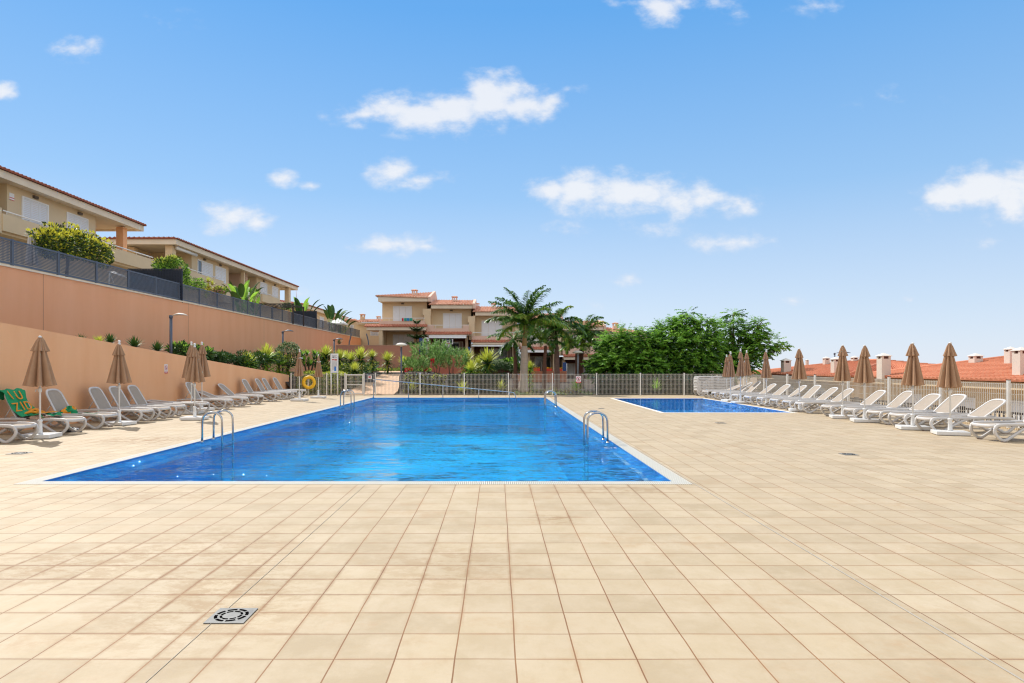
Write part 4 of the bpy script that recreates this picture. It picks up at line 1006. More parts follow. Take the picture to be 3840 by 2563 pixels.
# ------------------------------------------------------------------ sun loungers
LWD = 0.315
def lounger_proto(label):
    t = thing('sun_lounger', label, 'sun lounger', (0,0,0), 'sun loungers around the pools')
    q = MB()
    top = cr([(0.005,0,.27),(0.03,0,.325),(.12,0,.352),(.4,0,.362),(.9,0,.362),(1.25,0,.372),(1.6,0,.362),(1.84,0,.345),(1.90,0,.30)], 4)
    for y in (-LWD, LWD): q.sweep2([(p[0], p[2]) for p in top], y, .027, .034)
    # cross members under the sling, curved end bars
    for x in (.45, 1.17): q.box(x-.02, x+.02, -LWD+.02, LWD-.02, .325, .35)
    q.tube(cr([(1.89,-LWD,.31),(1.93,-.15,.31),(1.93,.15,.31),(1.89,LWD,.31)], 4), .025, 8)
    part('frame', q, M_plast, t, True)
    q = MB(); q.tube(cr([(.03,-LWD+.01,.335),(-.03,-.2,.325),(-.045,0,.322),(-.03,.2,.325),(.03,LWD-.01,.335)], 5), .02, 10, rz=.036)
    part('end_bar', q, M_plast, t, True)
    fl = cr([(.005,0,.29),(.0,0,.20),(.07,0,.10),(.16,0,.035),(.24,0,.03),(.32,0,.07),(.55,0,.21),(.72,0,.30),(.86,0,.345)], 4)
    rl = [(1.90-p[0]*1.04, 0, p[2]) for p in fl]
    for y in (-LWD, LWD):
        q = MB(); q.sweep2([(p[0], p[2]) for p in fl], y*.985, .025, .031); l_ = part('leg', q, M_plast, t, True)
        q = MB(); q.box(.15, .25, y*.985-.02, y*.985+.02, 0, .014); f = mkobj('rubber_foot', q, M_foot); f.parent = l_; TREE.setdefault(l_.name, []).append(f)
        q = MB(); q.sweep2([(p[0], p[2]) for p in rl], y*.955, .025, .031); l_ = part('leg', q, M_plast, t, True)
        q = MB(); q.box(1.64, 1.74, y*.955-.02, y*.955+.02, 0, .014); f = mkobj('rubber_foot', q, M_foot); f.parent = l_; TREE.setdefault(l_.name, []).append(f)
    # seat sling
    q = MB(); q.smooth = True; nx, ny = 14, 6
    def zs(x, y): return .357 - .018*(1-(y/.3)**2)*sin(pi*min(1, max(0, (x)/1.18)))
    k = len(q.v)
    for i in range(nx+1):
        for j in range(ny+1): x = .0+1.18*i/nx; y = -.295+.59*j/ny; q.v.append((x, y, zs(x, y) - (.02 if i == 0 else 0)))
    for i in range(nx):
        for j in range(ny): a = k+i*(ny+1)+j; q.face((a, a+ny+1, a+ny+2, a+1))
    part('seat', q, M_sling, t, True)
    # backrest, hinged at x = 1.15; built along +x from its hinge
    q = MB(); L = .80; w = .285
    loop = [(0,-w,0),(.22,-w,0),(.44,-w*.98,0),(.59,-w*.93,0),(.67,-w*.72,0),(.70,-w*.35,0),(.70,w*.35,0),(.67,w*.72,0),(.59,w*.93,0),(.44,w*.98,0),(.22,w,0),(0,w,0)]
    q.tube(cr(loop, 4), .031, 8, rz=.022); q.tube([(0,-w,0),(0,w,0)], .02, 6)
    b = part('backrest', q, M_plast, t, True); b.location = (1.20, 0, .368)
    q = MB(); q.smooth = True; prof = [(0,.26),(.22,.262),(.44,.256),(.57,.245),(.645,.20),(.675,.12)]
    k = len(q.v)
    for i, (x, w2) in enumerate(prof):
        for j in range(7): y = -w2+2*w2*j/6; q.v.append((x, y, .004 - .012*(1-(j/3-1)**2)*sin(pi*x/.8)))
    for i in range(len(prof)-1):
        for j in range(6): a = k+i*7+j; q.face((a, a+7, a+8, a+1))
    f = mkobj('sling', q, M_sling); f.parent = b; TREE.setdefault(b.name, []).append(f)
    for y in (-.24, .24):
        q = MB(); q.tube([(.33,y,-.01),(.18,y,-.29)], .012, 6); q.tube([(.18,y,-.29),(.05,y,-.05)], .009, 6)
        f = mkobj('support_bracket', q, M_plast); f.parent = b; TREE.setdefault(b.name, []).append(f)
    return t
proto = lounger_proto('x')
used = False
def put_lounger(x, y, rz, ang, label, z=0, group=None):
    global used
    if not used: t = proto; used = True; t.location = (x, y, z); t.rotation_euler = (0,0,rz); t['label'] = label
    else: t = copy_tree(proto, (x, y, z), rz, label)
    if group: t['group'] = group
    for c in TREE[t.name]:
        if c.name.startswith('backrest'):
            c.rotation_euler = (0, -radians(ang), 0)
            for d in TREE.get(c.name, []):
                if d.name.startswith('support_bracket') and ang < 20: d.rotation_euler = (0, radians(0), 0); d.scale = (1, 1, .25)
    return t
GR = 'sun loungers in the right-hand row'
RY = [13.97, 15.78, 16.95, 18.0, 19.1, 20.45, 22.25, 23.4, 24.56, 25.77, 26.98, 28.5, 30.2, 31.1, 32.6]
RN = ['white lounger cut off by the right edge of the picture, its backrest out of view',
 'white lounger behind the nearest right-hand parasol base, second from the right edge',
 'white lounger standing between the two nearest right-hand parasols, third from the right edge',
 'fourth white lounger from the right edge, beyond the second parasol',
 'fifth white lounger from the right edge, in line with the pair of nearby parasols',
 'sixth white lounger from the right edge, head against the mesh fence by the third parasol',
 'seventh white lounger from the right edge, partly behind the fourth parasol pole',
 'eighth white lounger from the right edge, with its whole side frame showing before the fence',
 'ninth white lounger from the right edge, near the parasol at the small pool corner',
 'tenth white lounger from the right edge, by the middle of the right-hand row',
 'eleventh white lounger from the right edge, facing the small pool',
 'twelfth white lounger from the right edge, beside the parasol over the small pool edge',
 'thirteenth white lounger from the right edge, one of two with backs close together',
 'fourteenth white lounger from the right edge, the farther of two with backs close together',
 'farthest white lounger of the right-hand row, next to the stack of loungers']
for i, (y, lb) in enumerate(zip(RY, RN)):
    put_lounger(10.38 + random.uniform(-.06, .06), y, random.uniform(-.09, .09), 41 + random.uniform(-5, 5) - (14 if i == 14 else 0), lb, group=GR)
GL = 'sun loungers in the left-hand row'
LL = [(13.75, 62, 'white lounger cut off by the left edge of the picture, closest on the left'),
 (15.35, 60, 'white lounger draped with the green towel with orange letters'),
 (16.75, 62, 'white lounger with a crumpled green and orange towel at the foot of its backrest'),
 (18.45, 61, 'white lounger with raised back behind the second left-hand parasol, first of three alike'),
 (19.4, 60, 'white lounger with raised back and its backrest crossed by the second left-hand parasol pole'),
 (20.5, 60, 'white lounger with raised back just right of the second left-hand parasol'),
 (21.75, 6, 'white lounger lying completely flat in the left-hand row'),
 (24.1, 62, 'white lounger with raised back directly behind the cluster of three left-hand parasols'),
 (25.6, 22, 'white lounger with its back only slightly lifted, beyond the parasol cluster'),
 (27.3, 42, 'white lounger with a half-reclined back in the left-hand row'),
 (29.5, 60, 'white lounger with raised back, fourth from the far end of the orange wall'),
 (31.1, 60, 'white lounger with raised back, third from the far end of the orange wall'),
 (32.1, 60, 'white lounger with raised back, second from the far end of the orange wall'),
 (33.6, 60, 'white lounger with raised back nearest to the yellow life ring')]
for (y, a, lb) in LL:
    put_lounger((-9.96 if a > 10 else -9.8) + random.uniform(-.04, .04), y, pi + random.uniform(-.03, .03), a, lb, group=GL)
SN = ['lowest', 'second from the bottom', 'third from the bottom', 'fourth from the bottom', 'fifth from the bottom', 'fourth from the top', 'third from the top', 'second from the top', 'topmost']
for k in range(9):
    put_lounger(10.60 + random.uniform(-.02,.02), 34.72, 0.0, 0, 'stacked white lounger by the far fence, %s of its stack' % SN[k], z=k*.083, group='stacked sun loungers')

# ------------------------------------------------------------------ closed parasols
def canopy_rings(prof, folds=8, n=96, depth=.66, seed=0, phase=0):
    rnd = random.Random(seed); am = [rnd.uniform(.75, 1.15) for _ in range(folds)]; rings = []
    for (r, z, dp) in prof:
        ring = []
        for j in range(n):
            a = 2*pi*j/n; k = int(j*folds/n); u = (j*folds/n) % 1
            f = abs(sin(pi*u))**1.15 ; rr = r*(1 - dp*depth*(1-f)*1.0) * (1 + (am[k]-1)*.35*f)
            sag = -.03*(1-f)*dp if z == prof[0][1] else 0
            ring.append((rr*cos(a+phase), rr*sin(a+phase), z + sag))
        rings.append(ring)
    return rings
def parasol_proto(label, R, kind):
    t = thing('parasol', label, 'parasol', (0,0,0), 'closed parasols around the pools')
    q = MB(); q.bbox(-.33, .33, -.27, .27, .015, .10, .012); q.box(-.29, .29, -.23, .23, 0, .015); part('base', q, M_wpole, t, True)
    q = MB(); q.lathe(0, 0, [(.055,.10),(.048,.12),(.042,.36),(.052,.37),(.052,.40),(.03,.41)], 14); part('base_sleeve', q, M_wpole, t, True)
    q = MB(); q.cyl(0, 0, .38, 2.2, .02, 12); part('pole', q, M_wpole, t, True)
    q = MB(); q.lathe(0, 0, [(.034,1.02),(.036,1.05),(.036,1.10),(.03,1.12)], 12); q.tube([(-.03,0,1.07),(-.09,0,1.07),(-.09,0,1.03)], .01, 6); part('crank', q, M_wpole, t, True)
    zb = 1.17 if kind != 2 else 1.12
    prof = [(R, zb, 1), (R*.86, zb+.16, 1), (R*.66, zb+.42, 1), (R*.46, zb+.66, .9), (R*.33, zb+.82, .8), (R*.2, zb+.97, .5)]
    q = MB(); q.smooth = True; q.ring_loft(canopy_rings(prof, seed=kind), caps=False); c = part('canopy', q, M_canopy, t, True)
    if kind != 2:
        prof = [(R*.56, zb+.76, .8), (R*.42, zb+.86, .8), (R*.26, zb+.99, .6), (.035, zb+1.07, .1)]
        q = MB(); q.smooth = True; q.ring_loft(canopy_rings(prof, seed=kind+5, phase=.1), caps=False); part('vent_cap', q, M_canopy, t, True)
    else:
        q = MB(); q.smooth = True; q.ring_loft(canopy_rings([(R*.30, zb+.86, .5), (R*.22, zb+.98, .4), (.03, zb+1.10, 0)], seed=9), caps=False); part('vent_cap', q, M_canopy, t, True)
        q = MB(); q.tube([(R*.42*cos(a*pi/10), R*.42*sin(a*pi/10), zb+.78+.02*sin(a)) for a in range(20)], .012, 5, close=True); part('cord', q, M_wpole, t, True)
    q = MB()
    if kind != 0: q.lathe(0, 0, [(.036,zb+1.05),(.036,zb+1.09),(.022,zb+1.10),(.034,zb+1.13),(.034,zb+1.155),(.018,zb+1.175)], 12)
    else: q.lathe(0, 0, [(.036,zb+1.06),(.03,zb+1.09),(.01,zb+1.10)], 12)
    part('finial', q, M_wpole, t, True)
    return t
PP = [parasol_proto('x', .335, 0), parasol_proto('x', .30, 1), parasol_proto('x', .235, 2)]
pu = [False]*3
def put_parasol(px, Y, kind, label, X=None, sc=1.0, rz=None, ck=1.0):
    x = gx(px, Y) if X is None else X
    rz = random.uniform(-.25, .25) if rz is None else rz
    if not pu[kind]: t = PP[kind]; pu[kind] = True; t.location = (x, Y, 0); t.rotation_euler = (0,0,rz); t['label'] = label
    else: t = copy_tree(PP[kind], (x, Y, 0), rz, label)
    t.scale = (1, 1, sc)
    for c in TREE[t.name]:
        if c.name.startswith(('canopy', 'vent_cap', 'cord')): c.scale = (ck, ck*random.uniform(.88, 1.1), 1); c.rotation_euler = (random.uniform(-.012, .012), random.uniform(-.012, .012), rz*7)
    return t
put_parasol(150, 14.42, 0, 'closed taupe parasol nearest on the left, its canopy flared wide at the hem', rz=.12, sc=1.0)
put_parasol(447, 17.6, 1, 'closed taupe parasol between raised loungers, second along the orange wall', rz=-.2, sc=.98)
put_parasol(730, 19.3, 1, 'closed taupe parasol standing in front of the cluster of three on the left', sc=.97, rz=0.05)
put_parasol(717.6, 21.7, 1, 'closed taupe parasol mostly hidden at the back left of the cluster of three', sc=1.03)
put_parasol(757, 23.2, 1, 'closed taupe parasol at the right of the cluster of three on the left', sc=1.05)
put_parasol(1123, 29.6, 2, 'narrowly tied reddish parasol left of the yellow life ring', sc=1.03)
put_parasol(1194, 32.4, 2, 'narrowly tied reddish parasol right of the yellow life ring', sc=.95)
put_parasol(3563, 15.1, 0, 'closed taupe parasol nearest on the right, before the second lounger from the right edge', rz=-.35, sc=.95, ck=0.80)
put_parasol(3423, 16.36, 0, 'closed taupe parasol second from the right edge, below the big orange roof', rz=-.3, sc=.965, ck=0.80)
put_parasol(3242, 18.54, 0, 'closed taupe parasol third from the right edge, left of a square white chimney', rz=-.3, sc=.97, ck=0.80)
put_parasol(3160, 19.8, 0, 'closed taupe parasol fourth from the right edge, with a street lamp head behind its tip', rz=-.3, sc=.99, ck=0.80)
put_parasol(2998, 22.82, 0, 'closed taupe parasol over the right end of the small pool', rz=-.3, sc=.98, ck=0.80)
put_parasol(2874, 26.3, 1, 'closed taupe parasol with a white finial, right of the broad tree', sc=.97, ck=0.74)
put_parasol(2777, 27.75, 1, 'closed taupe parasol before the broad tree, front one of a close pair', sc=1.0, ck=0.74)
put_parasol(2800, 30.6, 1, 'closed taupe parasol peeping out behind the front one of a close pair', sc=1.0, ck=0.74)
put_parasol(2740, 29.35, 1, 'closed taupe parasol in front of the stack of loungers', sc=.96, ck=0.74)
put_parasol(2725, 31.8, 1, 'closed taupe parasol immediately behind the one at the stack of loungers', sc=.92, ck=0.74)

# ------------------------------------------------------------------ pool ladders
def ladder(x_edge, s, y, label):
    t = thing('pool_ladder', label, 'ladder', (x_edge, y, 0), 'steel ladders at the large pool')
    # s = +1: pool lies towards +x
    for yo in (-.275, .275):
        pts = [(0,yo,0),(0,yo,.3),(s*.005,yo,.46)] + [(s*(.21-.205*cos(a)), yo, .46+.17*sin(a)) for a in [pi*k/10 for k in range(1, 10)]] + [(s*.415,yo,.46),(s*.42,yo,.2),(s*.42,yo,-1.0)]
        q = MB(); q.tube(pts, .0215, 12); r = part('rail', q, M_chrome, t, True)
        q = MB(); q.lathe(0, yo, [(.045,0),(.045,.012),(.028,.02),(.024,.03)], 14); f = mkobj('flange', q, M_chrome); f.parent = r; TREE.setdefault(r.name, []).append(f)
    for z in (-.12, -.38, -.64, -.9):
        q = MB(); q.bbox(s*.42-.035, s*.42+.035, -.255, .255, z-.012, z+.012, .005); part('tread', q, M_chrome, t, True)
ladder(-6.19, 1, 13.9, 'steel ladder with two hoop rails at the near left side of the large pool')
ladder(2.29, -1, 13.78, 'steel ladder with two hoop rails at the near right side of the large pool')
ladder(-6.19, 1, 25.9, 'steel ladder with two hoop rails at the far left side of the large pool')
ladder(2.27, -1, 25.3, 'steel ladder with two hoop rails at the far right side of the large pool')
# handrail along the far edge
t = thing('handrail', 'long sloping steel handrail running down into the far end of the large pool', 'handrail', (-6.1, 32.5, 0))
xa, xb = gx(1400, 32.4), gx(1917, 32.4); za, zb_ = gz(1424, 32.4), gz(1471, 32.4)
q = MB(); q.tube(cr([(xa,32.45,-.02),(xa,32.45,za-.1),(xa+.05,32.45,za-.02),(xa+.16,32.45,za)], 4) + [(xb-.25,32.3,zb_+.02)] + cr([(xb,32.3,zb_),(xb+.14,32.28,zb_-.06),(xb+.24,32.25,zb_-.3),(xb+.28,32.2,-.35)], 4), .024, 10); part('rail', q, M_chrome, t)
for px in (1531.7, 1660.7, 1795, 1911):
    x = gx(px, 32.4); u = (x-xa)/(xb-xa); q = MB(); q.cyl(x, 32.42, -.3, za+(zb_-za)*u-.005, .018, 8); part('post', q, M_chrome, t)
# depth marks on the pool ledge
def textmesh(body, size, loc, rot, m, name, parent=None, extrude=.001, align='CENTER'):
    cu = bpy.data.curves.new(name, 'FONT'); cu.body = body; cu.size = size; cu.extrude = extrude; cu.align_x = align; cu.align_y = 'CENTER'; cu.resolution_u = 3
    o = bpy.data.objects.new(name, cu); COL.objects.link(o)
    dg = bpy.context.evaluated_depsgraph_get(); me = bpy.data.meshes.new_from_object(o.evaluated_get(dg))
    bpy.data.objects.remove(o); bpy.data.curves.remove(cu)
    me.materials.clear(); me.materials.append(m); me.transform(Matrix.Translation(Vector(loc)) @ rot.to_4x4())
    return me
def addmesh(me, name, parent=None):
    o = bpy.data.objects.new(name, me); COL.objects.link(o)
    if parent:
        off = Vector(parent.location); 
        if parent.parent: off = off + Vector(parent.parent.location)
        me.transform(Matrix.Translation(-off)); o.parent = parent
    return o
for (x, y, r, lb) in ((2.22, 12.75, 0, 'white depth figures on the blue ledge by the near right ladder'),):
    me = textmesh('0,15', .15, (x, y, -.008), Matrix.Identity(3), M_white, 'depth_mark')
    o = addmesh(me, 'depth_mark'); tag(o, lb, 'depth mark')

# ------------------------------------------------------------------ street lamps
def lamp_cobra(x, y, zb, zt, label, s=1, head=None, hm=None):
    t = thing('street_lamp', label, 'street lamp', (x, y, zb))
    q = MB(); q.cyl(x, y, zb, zt-.08, .055, 10); q.cyl(x, y, zt-.12, zt, .07, 10); part('pole', q, M_grey, t)
    q = MB(); rings = []
    for (u, w, h, dz) in ((.05,.03,.02,0),(.15,.06,.035,.03),(.3,.11,.06,.05),(.48,.12,.055,.04),(.6,.07,.03,.02),(.64,.015,.01,.01)):
        rings.append([(x+s*u, y+w*cos(2*pi*j/12), zt-.02+dz+h*sin(2*pi*j/12)*(1 if sin(2*pi*j/12) > 0 else .45)) for j in range(12)])
    q.smooth = True; q.ring_loft(rings); q.smooth = False; part('lamp_head', q, hm or mat('lamp_shell', (0.66,0.60,0.50), .5, .05), t)
lamp_cobra(gx(641, 25.2), 25.2, 1.5, gz(1183, 25.2), 'street lamp with a pale head before the tall orange wall, nearest on the left')
lamp_cobra(gx(1060.5, 38.8), 38.8, .5, gz(1243, 38.8), 'thin dark street lamp against the far half of the tall orange wall', hm=M_grey)
lamp_cobra(gx(1253, 46), 46, 1.0, gz(1273, 46), 'thin dark street lamp at the left corner of the shaded terracotta wall', hm=M_grey)
lamp_cobra(gx(3184, 46.5), 46.5+2, -3, gz(1322, 46.5), 'street lamp with a grey head rising behind the orange roofs on the right', s=1.9, hm=M_grey)
def lamp_disc(x, y, zb, zt, label, m):
    t = thing('garden_lamp', label, 'street lamp', (x, y, zb))
    q = MB(); q.cyl(x, y, zb, zt-.2, .055, 10); part('pole', q, m, t)
    q = MB(); q.lathe(x, y, [(.06,zt-.22),(.09,zt-.17),(.33,zt-.16),(.36,zt-.13),(.27,zt-.05),(.12,zt),(.01,zt+.01)], 18); part('lamp_head', q, mat('lamp_dome', (0.74,0.68,0.58), .5, .05), t)
lamp_disc(gx(1505, 38.6), 38.6, 0, gz(1287, 38.6), 'dark garden lamp with a pale dome beside the path behind the mesh fence', M_grey)
lamp_disc(gx(2167, 42), 42, -.1, gz(1316, 42), 'grey garden lamp with a pale dome between the smaller palms', mat('grey_pole', (0.32,0.33,0.36), .4, .05))
# two bent dark stakes and a dead plant on the terracotta wall corner
for (pts, lb) in (((1309, 1297, 1318, 1252), 'slanting thin dark pole left behind the terracotta wall'), ((1382, 1297, 1374, 1252), 'curved thin dark pole in front of the plain cream wing')):
    Y = 54; q = MB(); q.tube(cr([(gx(pts[0],Y),Y,1.0),(gx(pts[0],Y),Y,gz(pts[1],Y)),(gx((pts[0]+pts[2])/2+ (2 if pts[0]>pts[2] else -1),Y),Y,gz(1275,Y)),(gx(pts[2],Y),Y,gz(pts[3],Y))], 4), .05, 6)
    tag(mkobj('curved_pole', q, M_grey), lb, 'pole')

# ------------------------------------------------------------------ life ring, notice board, signs
Y = 35.3; cx, cz = gx(1161, Y), gz(1434.6, Y)
t = thing('life_ring', 'bright yellow life ring hung on a post at the left end of the mesh fence', 'life ring', (cx, Y, cz))
q = MB(); q.tube([(cx+.285*cos(2*pi*k/40), Y-.1, cz+.285*sin(2*pi*k/40)) for k in range(40)], .085, 12, close=True); part('ring', q, mat('yellow_plastic', (0.86,0.50,0.02), .4, .05, 4), t)
q = MB(); q.tube([(cx+.39*cos(a), Y-.1, cz+.39*sin(a)) for a in [pi*(.75+k*.05) for k in range(11)]], .012, 6); part('grab_rope', q, mat('rope', (0.5,0.25,0.03), .8), t)
q = MB(); q.cyl(gx(1155, Y), Y+.02, 0, cz+.3, .03, 8); tag(mkobj('ring_stand', q, mat('white_post', (0.7,0.7,0.7), .5)), 'thin post that carries the yellow life ring', 'post')
Y = 35.2; x0, x1 = gx(1239.5, Y), gx(1268.5, Y); zt, zb_ = gz(1327, Y), gz(1400, Y)
t = thing('notice_board', 'tall white notice board on two legs, with small print and a red heading', 'notice board', ((x0+x1)/2, Y, 0))
for x in (x0+.03, x1-.05):
    q = MB(); q.cyl(x, Y+.02, 0, zb_, .035, 10); part('leg', q, M_post, t)
q = MB(); q.bbox(x0, x1, Y-.03, Y+.03, zb_, zt, .01); b_ = part('board', q, mat('board_white', (0.78,0.78,0.76), .5, .02), t)
W, Hh = x1-x0, zt-zb_
q = MB(); f = .05
ink = mat('ink', (0.05,0.05,0.09), .7)
q.cur = 0
yk = Y-.034
def pr(a, b, c, d, k=0): q.cur = k; q.box(x0+W*a, x0+W*b, yk, yk+.003, zb_+Hh*c, zb_+Hh*d)
pr(.2,.82,.875,.895); pr(.2,.30,.80,.84); pr(.36,.46,.78,.85); pr(.56,.62,.77,.86); pr(.68,.82,.80,.82)
pr(.22,.46,.66,.72,1); pr(.52,.84,.65,.71,1)
rnd = random.Random(4)
for k in range(11):
    zz = .61 - k*.045; u = .26
    while u < (.8 if k < 6 else .44):
        w_ = rnd.uniform(.04, .11); pr(u, min(u+w_, .82), zz, zz+.013); u += w_+.04
pr(.20,.215,.04,.64,3); pr(.84,.855,.04,.64,3); pr(.2,.86,.02,.035,3)
pr(.5,.74,.11,.33,2); pr(.5,.74,.33,.345)
sub(b_, 'print', q, [ink, mat('print_red', (0.55,0.05,0.04), .7), mat('print_blue', (0.03,0.20,0.60), .7), mat('print_greyblue', (0.30,0.34,0.55), .7)])
# pool sign on the garden wall
def sign(fn, w, h, label, loc, ring_only=True, name='prohibition_sign'):
    t = thing(name, label, 'sign', loc)
    q = MB(); q.boxf(fn, -w/2, w/2, -h/2, h/2, 0, .008); p = part('plate', q, mat('sign_white', (0.80,0.76,0.76), .45, .02), t)
    R = mat('sign_red', (0.62,0.03,0.05), .5)
    q = MB(); q.boxf(fn, -w/2, w/2, -h/2, -h/2+h*.2, .008, .010); sub(p, 'red_band', q, R)
    q = MB(); q.boxf(fn, -w*.32, w*.32, -h/2+h*.08, -h/2+h*.12, .010, .011); sub(p, 'lettering', q, M_white)
    q = MB(); n = 28; r0, r1 = w*.40, w*.31; zc = h*.1
    for k in range(n):
        a, b = 2*pi*k/n, 2*pi*(k+1)/n; c = [fn(r0*cos(a), zc+r0*sin(a), .010), fn(r0*cos(b), zc+r0*sin(b), .010), fn(r1*cos(b), zc+r1*sin(b), .010), fn(r1*cos(a), zc+r1*sin(a), .010)]; q.quad(*c)
    f2 = lambda a, b, d: fn((a+b)*.7071, zc+(-a+b)*.7071, d)
    q.boxf(f2, -r1, r1, -w*.045, w*.045, .009, .010); sub(p, 'prohibition_ring', q, R)
    q = MB(); 
    for k in range(10):
        a, b = 2*pi*k/10, 2*pi*(k+1)/10; q.tri(fn(w*.02, zc+w*.12, .009), fn(w*.02+w*.07*cos(a), zc+w*.12+w*.07*sin(a), .009), fn(w*.02+w*.07*cos(b), zc+w*.12+w*.07*sin(b), .009))
    q.boxf(fn, -w*.12, w*.12, zc-w*.18, zc-w*.02, .0085, .009); sub(p, 'pictogram', q, ink)
ysg = sideY(622, -11.75); zsg = H-(1384-V0)*ysg/F
sign(lambda a, b, d: Vector((-11.75+d, ysg+a, zsg+b)), .22, .33, 'small white and red prohibition sign on the orange wall behind the left loungers', (-11.75, ysg, zsg))
xs_, zs_ = gx(2169, 35.45), gz(1424, 35.45)
sign(lambda a, b, d: Vector((xs_+a, 35.44-d, zs_+b)), .29, .38, 'white and red prohibition sign hanging on the mesh fence right of the palms', (xs_, 35.44, zs_))
xs2, zs2 = gx(1386, 36.6), gz(1415, 36.6)
t = thing('notice_plate', 'small white and red notice on a dark board just behind the gate', 'sign', (xs2, 36.6, zs2))
q = MB(); q.box(xs2-.3, xs2+.3, 36.6, 36.63, zs2-.3, zs2+.22); part('dark_board', q, M_navy, t)
q = MB(); q.box(xs2-.09, xs2+.13, 36.58, 36.6, zs2-.09, zs2+.09); q.cur = 1; q.box(xs2-.06, xs2+.08, 36.575, 36.579, zs2-.04, zs2+.05); part('plate', q, [M_white, mat('sign_red', (0.62,0.03,0.05))], t)
q = MB(); q.cyl(xs2-.28, 36.64, 0, zs2-.3, .03, 6); q.cyl(xs2+.28, 36.64, 0, zs2-.3, .03, 6); part('leg', q, M_grey, t)

# ------------------------------------------------------------------ towels and small things on the left
M_tg = mat('green_towelling', (0.02,0.30,0.115), .95, .12, 8, .3, 150); M_to = mat('orange_towelling', (0.80,0.30,0.03), .95, .1, 8, .3, 150)
M_ts = mat('striped_towelling', (0.42,0.28,0.20), .95, .4, 25)
t = thing('beach_towel', 'green beach towel with orange letters spread over a raised lounger on the left', 'towel', (-10.9, 15.2, .4), 'beach towels on the left loungers')
def toweldrape(path, y0, y1, thick=.012, seed=1, wav=.012):
    q = MB(); q.smooth = True; rnd = random.Random(seed); P = cr(path, 5); ny = 12; k = len(q.v)
    for i, p in enumerate(P):
        for j in range(ny+1):
            y = y0+(y1-y0)*j/ny; q.v.append((p[0]+wav*sin(j*1.3+i*.4), y + .01*sin(i*.9), p[2]+wav*sin(j*1.1+i*.7+seed) ))
    for i in range(len(P)-1):
        for j in range(ny): a = k+i*(ny+1)+j; q.face((a, a+1, a+ny+2, a+ny+1))
    return q, P
hx, hz, an = -11.16, .368, radians(60)
def bp(s, o=.05): return (hx - cos(an)*s + sin(an)*o, 0, hz + sin(an)*s + cos(an)*o)
path = [bp(.58,-.10), bp(.73,-.05), bp(.77,.03), bp(.69,.075), bp(.45,.055), bp(.2,.07), (-11.03,0,.46), (-10.88,0,.43), (-10.72,0,.47), (-10.58,0,.455), (-10.5,0,.42)]
q, P = toweldrape(path, 15.02, 15.72, seed=2, wav=.02)
cl_ = part('cloth', q, M_tg, t)
rotm = Matrix(((0, -cos(an), sin(an)), (1, 0, 0), (0, sin(an), cos(an))))
# letters lie on the inclined back: x' across (world +Y), y' up along the back, z' outwards
for (txt, s, yc, sz) in (('U', .56, 15.44, .26), ('\\', .58, 15.18, .26), ('D', .27, 15.55, .26), ('I', .27, 15.36, .26), ('Z', .25, 15.17, .26)):
    p = bp(s, .088); me = textmesh(txt, sz*1.25, (p[0], yc, p[2]), rotm, M_to, 'letter', extrude=.006)
    o = addmesh(me, 'letter', cl_)
q = MB(); q.box(-10.70, -10.58, 15.08, 15.66, .50, .512); sub(cl_, 'orange_patch', q, M_to)
q = MB()
for k, c in enumerate(((-10.98,15.3,.50),(-10.9,15.45,.50),(-11.03,15.5,.54))):
    q.tube(cr([(c[0]-.08,c[1]-.1,c[2]-.02),(c[0],c[1],c[2]+.02),(c[0]+.09,c[1]+.08,c[2]-.01)],4), [.01]+[.03]*7+[.01], 8)
sub(cl_, 'orange_fold', q, M_to)
def crumple(name, label, c, r, m2, seed, n=18, m=12):
    rnd = random.Random(seed); q = MB(); q.smooth = True; k = len(q.v); ph = [rnd.uniform(0, 6) for _ in range(6)]
    for i in range(m+1):
        th = pi/2*i/m
        for j in range(n):
            a = 2*pi*j/n; rr = 1+.22*sin(3*a+ph[0]+2*th)+.14*sin(7*a+ph[1]-3*th)+.1*sin(5*th*2+ph[2])
            q.v.append((c[0]+r[0]*rr*cos(a)*cos(th), c[1]+r[1]*rr*sin(a)*cos(th), c[2]+r[2]*sin(th)*(1+.3*sin(4*a+ph[3]))))
    for i in range(m):
        for j in range(n): 
            q.cur = 1 if sin((j*2*pi/n)*2+ph[4]+i*.4) > .55 else 0
            q.face((k+i*n+j, k+i*n+(j+1) % n, k+(i+1)*n+(j+1) % n, k+(i+1)*n+j))
    return tag(mkobj(name, q, m2), label, 'towel', 'beach towels on the left loungers')
crumple('beach_towel', 'crumpled green and orange towel heaped on the third lounger from the left edge', (-10.98,16.68,.36), (.18,.22,.17), [M_tg, M_to], 3)
crumple('beach_towel', 'dark green cloth trailing along the seat of the third lounger from the left edge', (-10.62,16.85,.36), (.26,.12,.03), [mat('dark_green_towelling', (0.03,0.10,0.02), .95, .4, 20), M_ts], 5)
crumple('striped_towel', 'brown striped towel folded under the green letter towel', (-10.6,15.12,.37), (.3,.12,.09), [M_ts, M_dark], 8)
crumple('shoulder_bag', 'dark bag lying on the tiles under the towel-covered lounger', (-10.3,15.75,.0), (.22,.13,.09), [mat('black_bag', (0.02,0.018,0.02), .5), mat('bag_grey', (0.25,0.25,0.28), .5)], 11)['category'] = 'bag'
